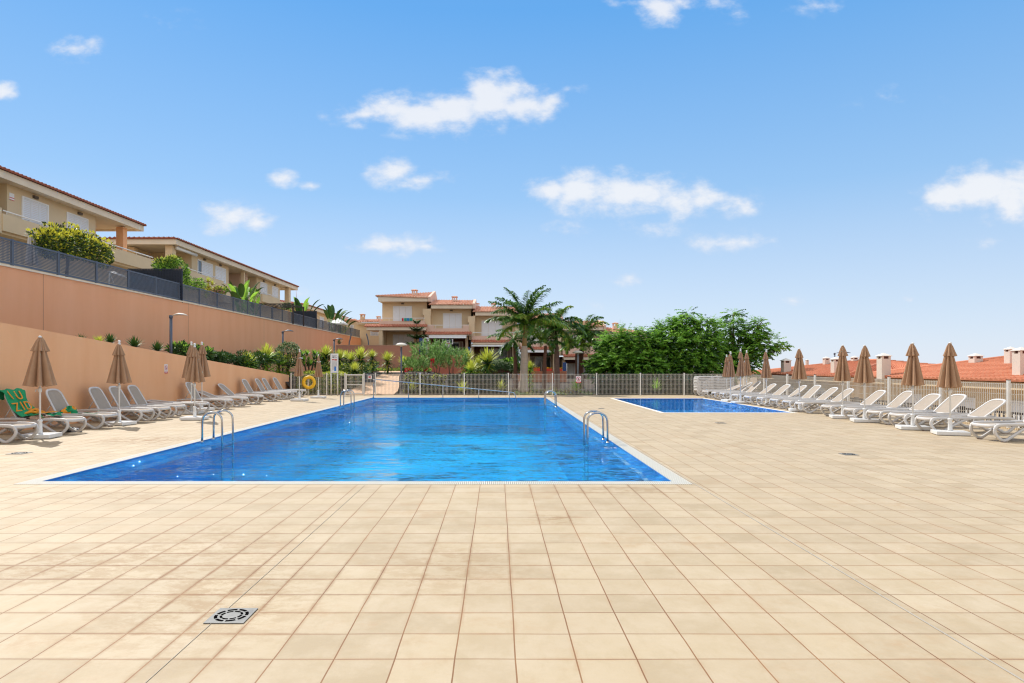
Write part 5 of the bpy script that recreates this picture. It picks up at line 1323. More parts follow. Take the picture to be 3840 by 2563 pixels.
# terrace items seen over the upper fence
def white_parasol(x, y, zb, zt, label):
    t = thing('closed_parasol', label, 'parasol', (x, y, zb)); q = MB(); q.cyl(x, y, zb, zt, .03, 8); part('pole', q, M_post, t)
    q = MB(); q.smooth = True; L = (zt-zb)*.72; q.ring_loft([[(x+a, y+b, c) for a, b, c in r] for r in canopy_rings([(.2,zt-L,1),(.15,zt-L*.55,1),(.1,zt-L*.2,.8),(.03,zt,.2)], seed=3)], caps=False); part('canopy', q, mat('grey_canvas', (0.55,0.52,0.52), .9, transl=.1), t)
white_parasol(gx(119, 21.3), 21.3, 4.5, gz(862, 21.3), 'closed greyish white parasol behind the dark perforated fence at the upper left')
yq = 27.9; t = thing('clothes_airer', 'white folding clothes airer behind the dark perforated fence', 'airer', (gx(405, yq), yq, 4.5)); q = MB()
x0 = gx(402, yq); x1 = gx(455, yq); zq = gz(1017, yq)
for k in range(6): q.tube([(x0+.03*k, yq+.05*k, zq), (x1, yq+.12*k, zq-.22)], .015, 5)
q.tube([(x0+.05,yq,4.45),(x0+.1,yq,zq)], .03, 6); q.tube([(x0+.35,yq+.3,4.45),(x0+.1,yq,zq)], .015, 5); part('rack', q, M_white, t)
yq = 60.0; cx = gx(1262, yq); t = thing('garden_parasol', 'open white parasol roof beyond the far end of the dark fence', 'parasol', (cx, yq, 4.4))
q = MB(); x0, x1 = gx(1226, yq), gx(1289, yq); zt = gz(1190, yq); zm = gz(1212, yq); c = (cx, yq+1, zt)
for (a, b) in (((x0,yq),(x1,yq)),((x1,yq),(x1,yq+1.8)),((x1,yq+1.8),(x0,yq+1.8)),((x0,yq+1.8),(x0,yq))):
    q.tri((*a,zm),(*b,zm),c); q.quad((*a,zm),(*b,zm),(*b,zm-.12),(*a,zm-.12))
part('canopy', q, M_white, t); q = MB(); q.cyl(cx, yq+.9, 4.4, zt, .04, 6); part('pole', q, M_grey, t)
def screen_panel(px0, px1, py, Y, label):
    x0, x1 = gx(px0, Y), gx(px1, Y); zt = gz(py, Y); t = thing('privacy_screen', label, 'screen', (x0, Y, 4.5))
    q = MB(); q.box(x0, x1, Y, Y+.04, zt-.05, zt); q.box(x0, x0+.05, Y, Y+.04, 4.5, zt-.05); q.box(x1-.06, x1, Y, Y+.04, 4.5, zt-.05)
    n = int((x1-x0)/.07)
    for k in range(1, n): x = x0+(x1-x0)*k/n; q.box(x-.015, x+.015, Y+.005, Y+.012, 4.55, zt-.05)
    m_ = int((zt-4.55)/.07)
    for k in range(1, m_): z = 4.55+(zt-4.6)*k/m_; q.box(x0+.05, x1-.06, Y+.013, Y+.02, z-.015, z+.015)
    part('mesh', q, M_navy, t)
    q = MB(); q.box(x0+.05, x1-.06, Y+.1, Y+.12, 4.5, zt-.05); part('backing', q, M_navy, t)
screen_panel(480, 684, 1008, 29.9, 'dark latticed privacy screen standing across the upper terrace below the bushy plant')
screen_panel(1100, 1188, 1167, 52.3, 'dark latticed privacy screen near the far end of the upper terrace')
Y = 45.0; x0, x1 = gx(976, Y), gx(1099, Y); zt = gz(1139, Y); t = thing('pergola', 'thin black pergola frame on the upper terrace between the two banana-like plants', 'pergola', (x0, Y, 4.5))
q = MB()
for x in (x0, x1): q.box(x-.04, x+.04, Y-.04, Y+.04, 4.5, zt-.06); q.box(x-.04, x+.04, Y+2.4, Y+2.48, 4.5, zt-.06)
q.box(x0-.04, x1+.04, Y-.05, Y+.05, zt-.06, zt); q.box(x0-.04, x1+.04, Y+2.4, Y+2.5, zt-.06, zt)
for k in range(7): x = x0+(x1-x0)*(k+.5)/7; q.box(x-.03, x+.03, Y+.05, Y+2.4, zt-.05, zt-.01)
part('frame', q, M_dark, t)
# ------------------------------------------------------------------ vegetation
L_dk = mat('leaf_dark', (0.035,0.095,0.02), .5, .3, 4, transl=.2); L_md = mat('leaf_mid', (0.13,0.28,0.035), .5, .3, 4, transl=.4)
L_lt = mat('leaf_light', (0.30,0.52,0.06), .5, .25, 4, transl=.45); L_yl = mat('leaf_yellow', (0.56,0.60,0.09), .5, .25, 4, transl=.3)
L_sv = mat('leaf_silver', (0.34,0.42,0.22), .45, .25, 5, transl=.2); L_br = mat('leaf_dry', (0.28,0.17,0.08), .8, .3, 4)
L_vd = mat('leaf_deep_shade', (0.012,0.026,0.008), .6, .3, 4); L_pd = mat('palm_dark', (0.05,0.13,0.02), .42, .3, 3, transl=.2); L_pm = mat('palm_mid', (0.16,0.31,0.035), .42, .3, 3, transl=.25); L_py = mat('palm_yellow', (0.42,0.46,0.08), .5, .3, 3, transl=.25)  # L_vd: hedge leaves with the shade behind the fence put into their colour
M_bark = mat('bark', (0.12,0.085,0.06), .9, .3, 8, .5, 30); M_bark2 = mat('palm_bark_pale', (0.42,0.33,0.26), .9, .15, 3, .5, 14, streak=14)
M_bark3 = mat('palm_bark_dark', (0.17,0.075,0.05), .9, .3, 3, .5, 14, streak=14)
R = random.Random(21)
def rv(s=1): return Vector((R.uniform(-s,s), R.uniform(-s,s), R.uniform(-s,s)))
def leaf(q, p, d, up, L, w):
    s = d.cross(up)
    if s.length < 1e-4: s = d.cross(Vector((1,0,0)))
    s.normalize(); m_ = p + d*L*.45; q.quad(p, m_+s*w*.5, p+d*L, m_-s*w*.5)
def blade(q, p, d, L, w, droop=.3, n=3):
    # arching strap leaf
    d = d.normalized(); s = d.cross(Vector((0,0,1)))
    if s.length < 1e-3: s = Vector((1,0,0))
    s.normalize(); prev = None; pp = Vector(p)
    for i in range(n+1):
        t = i/n; ww = w*(1-t**2.2)*(.6+.4*min(1, t*4))
        a, b = pp - s*ww/2, pp + s*ww/2
        if prev: q.quad(prev[0], prev[1], b, a)
        prev = (a, b); d = (d + Vector((0,0,-droop/n*(.4+t*1.6)))).normalized(); pp = pp + d*L/n
def rosette(q, c, n, L, w, e0=-10, e1=88, droop=.35, mats=(0,1), light=.5):
    for i in range(n):
        u = (i+.5)/n; el = radians(e0+(e1-e0)*u**.8) + R.uniform(-.1,.1); az = i*2.39996 + R.uniform(-.2,.2)
        d = Vector((cos(az)*cos(el), sin(az)*cos(el), sin(el))); q.cur = mats[0] if (u > 1-light or R.random() < .15) else mats[1]
        blade(q, Vector(c), d, L*R.uniform(.8,1.1), w*1.25, droop*R.uniform(.6,1.3))
def bush_fill(q, c, r, n, L, w, mats, flat=0, top_light=True, lumps=7, outward=.8):
    c = Vector(c); cs = []
    for k in range(lumps):
        v = rv(); v.z = abs(v.z)*.9-.15; v.normalize(); cs.append((Vector((v.x*r[0]*.55, v.y*r[1]*.55, v.z*r[2]*.6)), R.uniform(.42,.62)))
    for i in range(n):
        cc, f = cs[i % lumps] if lumps else (Vector((0,0,0)), 1)
        v = rv(); 
        while v.length > 1 or v.length < .2: v = rv()
        v = v.normalized()*R.uniform(.55,1.03)**.6
        p = c + cc + Vector((v.x*r[0]*f, v.y*r[1]*f, v.z*r[2]*f))
        if p.z < c.z - r[2]*.7: continue
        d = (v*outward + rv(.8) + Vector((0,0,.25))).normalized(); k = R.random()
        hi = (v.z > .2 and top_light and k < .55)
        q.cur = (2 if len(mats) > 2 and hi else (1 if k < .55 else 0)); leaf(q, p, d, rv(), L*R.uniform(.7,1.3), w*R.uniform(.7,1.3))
def shrub(label, c, r, n=700, L=.16, w=.07, m3=None, name='shrub', cat='shrub', extra=None, stem=True, lumps=7, group=None, outward=.8):
    t = thing(name, label, cat, (c[0], c[1], c[2]-r[2]*.7), group)
    q = MB(); bush_fill(q, c, r, n, L, w, m3 or (L_dk, L_md, L_lt), lumps=lumps, outward=outward); part('foliage', q, list(m3 or (L_dk, L_md, L_lt)), t)
    if stem:
        q = MB()
        for k in range(4): a = R.uniform(0, 6.3); q.tube([(c[0]+.05*cos(a), c[1]+.05*sin(a), c[2]-r[2]), (c[0]+r[0]*.4*cos(a), c[1]+r[1]*.4*sin(a), c[2]+r[2]*.2)], [.025,.01], 5)
        part('stem', q, M_bark, t)
    if extra: extra(t)
    return t
def pix(px, py, Y): return Vector((gx(px, Y), Y, gz(py, Y)))
def yucca(label, px, py, Y, rad_px, base=None, n=130, mats=(L_yl, L_dk), trunk=True, light=.55, e0=-35, name='yucca', wk=1.0):
    c = pix(px, py, Y); L = rad_px/F*Y*1.85; zb = terr(c.x, Y) if base is None else base
    t = thing(name, label, 'plant', (c.x, Y, zb), 'spiky leaved plants in the garden beds')
    q = MB(); rosette(q, c, n, L, L*.085*wk, e0, 88, .3, (0,1), light)
    if trunk and c.z-zb > .5:
        z = c.z-.28
        while z > zb+.2: rosette(q, (c.x+R.uniform(-.04,.04), Y+R.uniform(-.04,.04), z), 26, L*.9, L*.08*wk, -40, 40, .5, (0,1), .3); z -= .24
    part('leaves', q, list(mats), t)
    q = MB(); q.tube([(c.x,Y,zb-.2),(c.x+.02,Y,(zb+c.z)/2),(c.x,Y,c.z)], .07, 7); part('trunk', q, M_bark, t)
    return t
# --- yuccas behind the fence (far-left group)
z6 = lambda a, b: (1060+a/3.016, 1040+b/3.016)
for (a, b, Y, r, lb) in ((487, 900, 40.5, 27, 'tall spiky plant directly behind the left edge of the notice board'), (645, 935, 41, 24, 'spiky yellow-green plant just right of the notice board'), (715, 930, 43, 21, 'spiky yellow-green plant second right of the notice board'),
    (778, 950, 42, 22, 'narrow spiky plant left of the largest one in the bed'), (882, 935, 41, 30, 'largest spiky yellow-green plant in the bed before the terracotta wall'), (1012, 915, 44, 19, 'spiky plant set back right of the largest one'),
    (815, 1070, 38.5, 22, 'low spreading spiky plant behind the mesh fence by the gate'), (1187, 955, 45, 24, 'spiky plant alone before the terracotta wall left of the dome lamp'), (1368, 985, 45, 20, 'spiky plant right beside the dome lamp pole')):
    px, py = z6(a, b); yucca(lb, px, py, Y, r)
z5 = lambda a, b: (540+a/3.136, 1200+b/3.136)
for (a, b, r, lb) in ((1222, 535, 30, 'low fan of yellow-green spikes over the orange wall, leftmost of the group'), (1440, 460, 34, 'large yellow-green spiky plant over the middle of the sloping wall'), (1585, 535, 30, 'spiky plant leaning over the sloping wall before the clipped round bush'), (1690, 545, 27, 'spiky plant at the low end of the sloping wall')):
    px, py = z5(a, b); Y = sideY(px, -12.4); yucca(lb, px, py, Y, r, base=wall_top(min(Y,36))-.35, n=90, e0=-15, mats=(L_yl, L_lt), wk=1.2)
for (zx, zy, Y, r, lb) in ((1535, 1085, 43, 28, 'spiky yellow-green plant right of the oleanders'), (1800, 1105, 40, 36, 'big spiky yellow-green plant left of the royal palm'), (1592, 1205, 38.5, 27, 'low spiky plant right behind the fence left of the royal palm'), (1690, 1130, 42, 22, 'small spiky plant between the two big ones left of the royal palm'), (2345, 1175, 40.5, 19, 'striped spiky plant immediately right of the royal palm trunk')):
    yucca(lb, 1300+zx/S1, 1040+zy/S1, Y, r, mats=(L_yl, L_lt) if zy > 1170 else (L_yl, L_md), wk=1.15)
# dragon-tree like dark clumps
for (a, b, Y, rx, rz, lb) in ((295, 950, 40, .95, 1.25, 'dark dense spiky bush with fine leaves left of the notice board'),):
    px, py = z6(a, b); c = pix(px, py, Y)
    t = thing('dracaena', lb, 'plant', (c.x, Y, terr(c.x, Y))); q = MB()
    for k in range(26):
        v = rv(); v.z = abs(v.z)
        rosette(q, c+Vector((v.x*rx*.7, v.y*.6, v.z*rz*.55-.3)), 26, .42, .045, -20, 85, .4, (1,0), .35)
    part('leaves', q, [L_dk, L_lt], t); q = MB()
    for k in range(3): q.tube([(c.x+.1*k-.1,Y,terr(c.x,Y)-.1),(c.x+.3*k-.3,Y,c.z)], .05, 6)
    part('trunk', q, M_bark, t)
px, py = z6(480, 1000); c = pix(px, py, 40.7); shrub('dark leafy shrub under the tall spiky plant by the notice board', c, (.7,.6,.9), 900, .22, .05, name='shrub')
px, py = z6(60, 890); c = pix(px, py, 38); shrub('clipped round dark bush with pale specks above the low end of the sloping wall', c, (.75,.7,.8), 2600, .11, .06, (L_dk, L_dk, L_sv), lumps=0)
# small weeds peeping over the lower wall, hedge along it
for (px, py, r, lb, m3) in ((305, 1268, .22, 'small dark tuft peeping over the sloping orange wall, farthest left', None), (370, 1278, .26, 'yellow-green tuft of strappy leaves over the sloping wall', 'y'), (412, 1276, .3, 'dark strappy tuft beside the yellow-green one', None), (505, 1292, .36, 'dark rosette plant behind the second left-hand parasol tip', None), (590, 1306, .34, 'dark low shrub left of the nearest street lamp', None)):
    Y = sideY(px, -12.25); c = pix(px, py, Y); t = thing('tuft', lb, 'plant', (c.x, Y, c.z-.3)); q = MB(); rosette(q, c-Vector((0,0,.12)), 60, r*1.25, r*.13, 0, 80, .3, (0,1), .6); part('leaves', q, [L_yl, L_lt] if m3 else [L_md, L_dk], t)
hed = [(690,1318,.60,.55,L_lt,'bright leafy shrub right behind the nearest street lamp'),(745,1325,.5,.5,L_lt,'bright leafy shrub behind the parasol cluster'),(800,1342,.5,.45,L_md,'dark shrub in the hedge right of the parasol cluster'),(850,1345,.6,.5,L_md,'dark strappy shrub in the middle of the hedge'),(905,1352,.65,.6,L_md,'dark shrub in the hedge left of the yellow spiky fan'),(960,1352,.8,.75,L_md,'large dark shrub above the sloping wall beside the thin lamp'),(925,1372,.5,.4,L_lt,'bright low shrub at the wall top below the hedge'),(1010,1345,.7,.6,L_md,'dark shrub behind the big yellow spiky plant')]
for (px, py, rx, rz, top, lb) in hed:
    Y = sideY(px, -12.7); c = pix(px, py, Y)-Vector((0,0,.06)); shrub(lb, c, (rx, rx*1.5, rz*.74), 1100, .17, .06, (L_dk, L_md if top is L_lt else L_dk, top), group='shrubs of the hedge above the orange wall')
# yellow-green ground hedge right behind the fence, left of the gate (one clipped mass)
def hedge_strip(name, label, x0, x1, y0, y1, zb, zt, n, m3, L=.13, w=.06, kind=None, cat='hedge'):
    q = MB()
    for k in range(n):
        x = R.uniform(x0, x1); y = R.uniform(y0, y1); s = R.random(); z = (zb(x, y) if callable(zb) else zb); top = (zt(x, y) if callable(zt) else zt) + .10*sin(x*3.1)*sin(y*2.3+1)
        if s < .6: p = Vector((x, y, top + R.uniform(-.12,.06)))
        else: p = Vector((x, y0 + R.uniform(-.05,.1), R.uniform(z, top)))
        q.cur = R.choice((0,1,1,2)) if s < .6 else R.choice((0,0,1,2)); leaf(q, p, (rv()+Vector((0,-.3,.4))).normalized(), rv(), L*R.uniform(.7,1.3), w*R.uniform(.7,1.3))
    for (a, b) in ((x0, x1),):
        q.cur = 0; N_ = 24
        for i in range(N_):
            u, v = x0+(x1-x0)*i/N_, x0+(x1-x0)*(i+1)/N_
            zz = lambda x, y: (zt(x, y) if callable(zt) else zt) + .10*sin(x*3.1)*sin(y*2.3+1) - .12
            zl = lambda x, y: (zb(x, y) if callable(zb) else zb)
            q.quad((u,y0+.12,zl(u,y0)),(v,y0+.12,zl(v,y0)),(v,y0+.12,zz(v,y0)),(u,y0+.12,zz(u,y0))); q.quad((u,y0+.12,zz(u,y0)),(v,y0+.12,zz(v,y0)),(v,y1,zz(v,y1)),(u,y1,zz(u,y1)))
    o = mkobj(name, q, list(m3)); tag(o, label, cat, kind=kind); return o
hedge_strip('hedge', 'yellow-green clipped hedge just behind the mesh fence on the left of the gate', -11.3, -8.9, 36.6, 39.2, lambda x, y: terr(x,y), lambda x, y: 1.12, 9000, (L_md, L_yl, L_yl), L=.12, w=.05)
hedge_strip('ground_cover', 'low green planting spread below the spiky plants', -10.9, -8.3, 39.2, 46, lambda x, y: terr(x,y)-.1, lambda x, y: terr(x,y)+.62, 9000, (L_dk, L_md, L_yl), kind='stuff', cat='ground cover')
hedge_strip('ground_cover', 'thin grass edge at the top of the garden path', -9.5, -5.0, 47.8, 49.8, lambda x, y: 1.2, lambda x, y: 1.32, 2500, (L_md, L_lt, L_yl), kind='stuff', cat='ground cover', L=.1)
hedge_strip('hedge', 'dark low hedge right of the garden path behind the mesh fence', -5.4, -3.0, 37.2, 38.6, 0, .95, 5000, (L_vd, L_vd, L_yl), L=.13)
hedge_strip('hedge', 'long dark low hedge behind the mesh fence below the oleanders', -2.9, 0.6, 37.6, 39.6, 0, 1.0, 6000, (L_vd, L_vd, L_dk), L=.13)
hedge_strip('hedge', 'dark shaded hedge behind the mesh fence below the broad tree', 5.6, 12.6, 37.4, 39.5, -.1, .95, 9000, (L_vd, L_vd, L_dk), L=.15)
hedge_strip('ground_cover', 'sparse low plants on the soil between the palm trunks', .8, 5.5, 37.2, 43, -.1, .05, 900, (L_md, L_br, L_yl), kind='stuff', cat='ground cover', L=.2, w=.03)
for (px, Y, lb, m3) in ((1545, 37.0, 'yellowish strappy clump by the path behind the fence', (L_yl, L_md)), (1735, 37.0, 'yellow strappy clump under the oleanders behind the fence', (L_yl, L_yl)), (1880, 37.3, 'yellowish strappy clump left of the royal palm base', (L_yl, L_md)), (2160, 38.6, 'arching green palm seedling behind the prohibition sign on the fence', (L_lt, L_yl)), (2460, 37.0, 'small green clump low behind the fence under the broad tree', (L_lt, L_md))):
    x = gx(px, Y); t = thing('strappy_plant', lb, 'plant', (x, Y, 0)); q = MB(); rosette(q, (x, Y, .1), 60, .85, .05, 20, 85, .9, (0,1), .6); part('leaves', q, list(m3), t)
# oleanders
def flowers(pts, Y):
    def fn(t):
        for (px, py) in pts:
            c = pix(px, py, Y); q = MB()
            for k in range(26):
                d = rv().normalized(); leaf(q, c+d*.06, d, rv(), .09, .08)
            part('flower', q, mat('red_petals', (0.62,0.02,0.045), .6, .2, 10, transl=.2), t)
    return fn
z1 = lambda a, b: (1300+a/S1, 1040+b/S1)
M_ol = (L_md, mat('oleander_leaf', (0.18,0.34,0.08), .45, .25, 5, transl=.25), mat('oleander_leaf_bright', (0.40,0.60,0.20), .4, .2, 5, transl=.25))
for (a, b, rx, rz, Y, fl, lb) in ((1010, 1090, 1.05, 1.35, 40.5, [(1100,1060),(1095,1078),(1005,1178),(1012,1168)], 'tall oleander bush with red blossoms'), (1150, 1060, 1.0, 1.4, 41.5, [], 'tallest oleander bush, right of the blossoming one'), (1330, 1120, 1.1, 1.1, 41, [], 'broad oleander bush without blossoms right of the group'), (880, 1175, .75, .6, 39.8, [(768,1183),(818,1175),(760,1190)], 'small oleander with two red blossoms by the dome lamp')):
    px, py = z1(a, b); c = pix(px, py, Y)
    t = shrub(lb, c, (rx, .8, rz), 10, name='oleander', cat='shrub', m3=M_ol, stem=True, extra=flowers([z1(*f) for f in fl], Y-.75) if fl else None)
    q = MB()
    for k in range(int(110*rx)):
        v = rv(); v.z = abs(v.z)*1.3-.4; p = c+Vector((v.x*rx*.8, v.y*.7, v.z*rz*.75)); ax = (Vector((v.x*.5, v.y*.5, .9))+rv(.25)).normalized()
        for m_ in range(16):
            u = m_/16; d = (ax*.9 + rv(.7)).normalized(); q.cur = R.choice((0,1,1,2)); leaf(q, p+ax*.42*u, d, rv(), .20, .034)
    part('twigs', q, list(M_ol), t)
# bushes right of the palm base
px, py = 1800+385/S1, 1040+1110/S1; shrub('round bright green bush left of the royal palm trunk above the red planter', pix(px, py, 46), (.95,.8,.55), 2200, .15, .07, (L_dk, L_md, L_lt))
px, py = 1800+260/S1, 1040+1150/S1; shrub('grey speckled low bush beside the big spiky plant', pix(px, py, 44), (.9,.7,.55), 1500, .12, .05, (L_dk, L_dk, L_sv))
px, py = 1800+450/S1, 1040+1180/S1; shrub('small green shrub at the foot of the royal palm behind it', pix(px, py, 44.5), (.6,.6,.6), 900, .15, .06, (L_dk, L_md, L_lt))

# --- Norfolk pine in front of the first row house
Y = 57.0; px, py = z1(897, 568); top = pix(px, py, Y); zb = .6
t = thing('norfolk_pine', 'dark tiered conifer in front of the leftmost row house', 'conifer', (top.x, Y, zb))
q = MB(); q.tube([(top.x,Y,zb),(top.x,Y,top.z)], [.1,.02], 8); part('trunk', q, M_bark, t)
q = MB(); Hh = top.z - 2.2; tiers = 9
for k in range(tiers):
    u = k/(tiers-1); z = top.z-.15 - u*5.3; L = .25 + 1.75*u**.8
    for b in range(8 if k else 5):
        az = b*2*pi/8+k*.4+R.uniform(-.1,.1); d = Vector((cos(az), sin(az), .12))
        for s in range(int(12+26*u)):
            v = s/(12+26*u); p = Vector((top.x,Y,z))+d*L*v+Vector((0,0,.22*v*v)); sd_ = d.cross(Vector((0,0,1))).normalized()*(1 if s % 2 else -1)
            q.cur = R.random() < .35; leaf(q, p, (d*.6+sd_*.8+Vector((0,0,.3))+rv(.15)).normalized(), Vector((0,0,1)), .34*(1.2-v*.6), .13); leaf(q, p-Vector((0,0,.05)), (d*.5-sd_*.8+rv(.3)).normalized(), Vector((0,0,1)), .30, .12); leaf(q, p, (d+sd_*.3+Vector((0,0,.5))).normalized(), rv(), .16, .06)
part('foliage', q, [L_dk, L_md], t)

# --- palms
def frond(q, base, az, e0, L, droop, nl, ll, w=.04, mm=(0,1), twist=0, rach=None):
    d = Vector((cos(az)*cos(e0), sin(az)*cos(e0), sin(e0))); p = Vector(base); hz_ = Vector((-sin(az), cos(az), 0)); pts = [p.copy()]; n = 14; dirs = [d.copy()]
    el = e0
    for i in range(n):
        el -= droop/n*(.35+1.3*i/n); d = Vector((cos(az)*cos(el), sin(az)*cos(el), sin(el))); p = p+d*L/n; pts.append(p.copy()); dirs.append(d.copy())
    if rach is not None: rach.tube(pts, [.03*(1-i/(n+1))+.006 for i in range(n+1)], 5)
    for k in range(nl):
        u = .1+.9*(k+.5)/nl; i = min(n-1, int(u*n)); f = u*n-i; pp = pts[i].lerp(pts[i+1], f); dd = dirs[i]; up = hz_.cross(dd).normalized()
        l_ = ll*(sin(pi*min(1, u*.93+.07))**.55)*R.uniform(.85,1.1)
        for sgn in (-1, 1):
            q.cur = mm[1] if R.random() < .3 else mm[0]
            dr = (hz_*sgn*.85 + dd*R.uniform(.45,.7) + up*R.uniform(-.5,.35)).normalized()
            a = pp; m1 = a+dr*l_*.5+Vector((0,0,-.03)); e = m1+(dr+Vector((0,0,-.75))).normalized()*l_*.5
            s = dr.cross(Vector((0,0,1))); s = s.normalized()*w/2 if s.length > 1e-3 else dd*w/2
            q.quad(a-s*.6, a+s*.6, m1+s, m1-s); q.tri(m1-s, m1+s, e)
def palm(label, bx, by, zb, pts, radii, crown, n, L, bark, shaft=None, e=(85,-25), droop=(1.0,1.9), nl=40, ll=.55, mats=(L_pd, L_pm, L_py), dead=0, azs=None, name='palm_tree', w=.085):
    t = thing(name, label, 'palm', (bx, by, zb), 'palms behind the mesh fence')
    q = MB(); q.tube(cr(pts, 4), [radii[min(len(radii)-1, int(i*len(radii)/(len(pts)*4-3)))] for i in range((len(pts)-1)*4+1)], 14); part('trunk', q, bark, t)
    if shaft:
        q = MB(); q.tube(cr(shaft[0], 4), shaft[1], 12); part('crownshaft', q, shaft[2], t)
    q = MB(); rr = MB()
    for i in range(n):
        u = (i+.5)/n; az = (i*2.39996+R.uniform(-.25,.25)) if not azs else azs[i % len(azs)] + R.uniform(-.1,.1)
        el = radians(e[0]+(e[1]-e[0])*u**.9)+R.uniform(-.1,.1); mm = (0,1) if R.random() > .25 else (1,2)
        frond(q, crown, az, el, L*R.uniform(.85,1.08), R.uniform(*droop), nl, ll, mm=mm, rach=rr, w=w)
    for i in range(dead): frond(q, crown, R.uniform(0,6.28), -.6, L*.8, .9, nl, ll, mm=(2,2), rach=rr, w=w)
    part('fronds', q, list(mats), t); part('leaf_stalks', rr, L_pm, t)
    return t
z2 = lambda a, b: (1800+a/S1, 1040+b/S1)
def P2(a, b, Y): return tuple(pix(*z2(a, b), Y))
Y = 39.0
sh_m = mat('crownshaft', (0.22,0.15,0.03), .4, .3, 2, col2=(0.30,0.10,0.03), streak=.3)
palm('tall royal palm with a thick pale trunk, the largest palm of the garden', P2(560,1440,Y)[0], Y, 0,
     [P2(552,1475,Y), P2(558,1350,Y), P2(565,1100,Y), P2(567,960,Y), P2(568,880,Y)], [.34,.27,.22,.215,.21,.19,.17], P2(578,610,Y), 25, 2.75, M_bark2,
     shaft=([P2(568,885,Y), P2(570,780,Y), P2(574,690,Y), P2(580,600,Y)], [.16,.155,.15,.14,.13,.12,.11,.105,.10,.10,.09,.08,.07], sh_m), e=(88,0), droop=(.55,1.4), nl=60, ll=.66)
Y = 41.5
palm('second palm with a dark slender trunk right of the royal palm', P2(822,1240,Y)[0], Y, 0,
     [P2(812,1490,Y), P2(825,1200,Y), P2(826,1050,Y), P2(835,960,Y), P2(838,880,Y)], [.14,.13,.12,.11,.10,.09], P2(842,830,Y), 12, 1.5, M_bark3, e=(80,0), droop=(.9,1.6), nl=30, ll=.42)
Y = 43.0
palm('third palm with a dark trunk and a crown rising behind the royal palm', P2(982,1240,Y)[0], Y, 0,
     [P2(985,1490,Y), P2(982,1230,Y), P2(982,1060,Y), P2(980,950,Y), P2(978,860,Y)], [.2,.19,.18,.17,.15,.11], P2(965,650,Y), 20, 2.35, mat('palm_bark_plum', (0.24,0.14,0.115), .9, .2, 3, .5, 14, streak=14),
     shaft=([P2(978,865,Y), P2(975,780,Y), P2(968,660,Y)], [.11,.11,.105,.10,.095,.09,.085,.08,.07], mat('dark_crownshaft', (0.08,0.05,0.03), .5)), e=(84,-20), droop=(.8,1.6), nl=54, ll=.66)
Y = 44.5
palm('fourth palm with a bright upright new leaf beside the grey dome lamp', P2(1240,1240,Y)[0], Y, 0,
     [P2(1240,1490,Y), P2(1240,1200,Y), P2(1238,1050,Y), P2(1240,960,Y)], [.14,.13,.12,.11], P2(1240,900,Y), 11, 1.5, M_bark3, e=(80,5), droop=(.8,1.5), nl=30, ll=.42, mats=(L_pm, L_lt, L_py))
Y = 46.0
palm('fifth palm with a broad drooping crown next to the broad tree', P2(1290,1240,Y)[0], Y, 0,
     [P2(1290,1490,Y), P2(1290,1200,Y), P2(1292,1000,Y), P2(1310,880,Y), P2(1330,800,Y)], [.2,.19,.18,.16,.13], P2(1345,740,Y), 20, 2.15, M_bark3, e=(84,-25), droop=(.9,1.7), nl=50, ll=.65, mats=(L_pd, L_pm, L_py))
Y = 43.5
palm('sixth palm, low and leafy, left behind the royal palm trunk', P2(440,1100,Y)[0], Y, 0,
     [P2(460,1490,Y), P2(455,1200,Y), P2(450,1000,Y), P2(440,860,Y)], [.15,.13,.12,.1], P2(435,800,Y), 12, 1.8, M_bark3, e=(70,-35), droop=(1.0,1.7), nl=32, ll=.45, mats=(L_pd, L_pm, L_py))

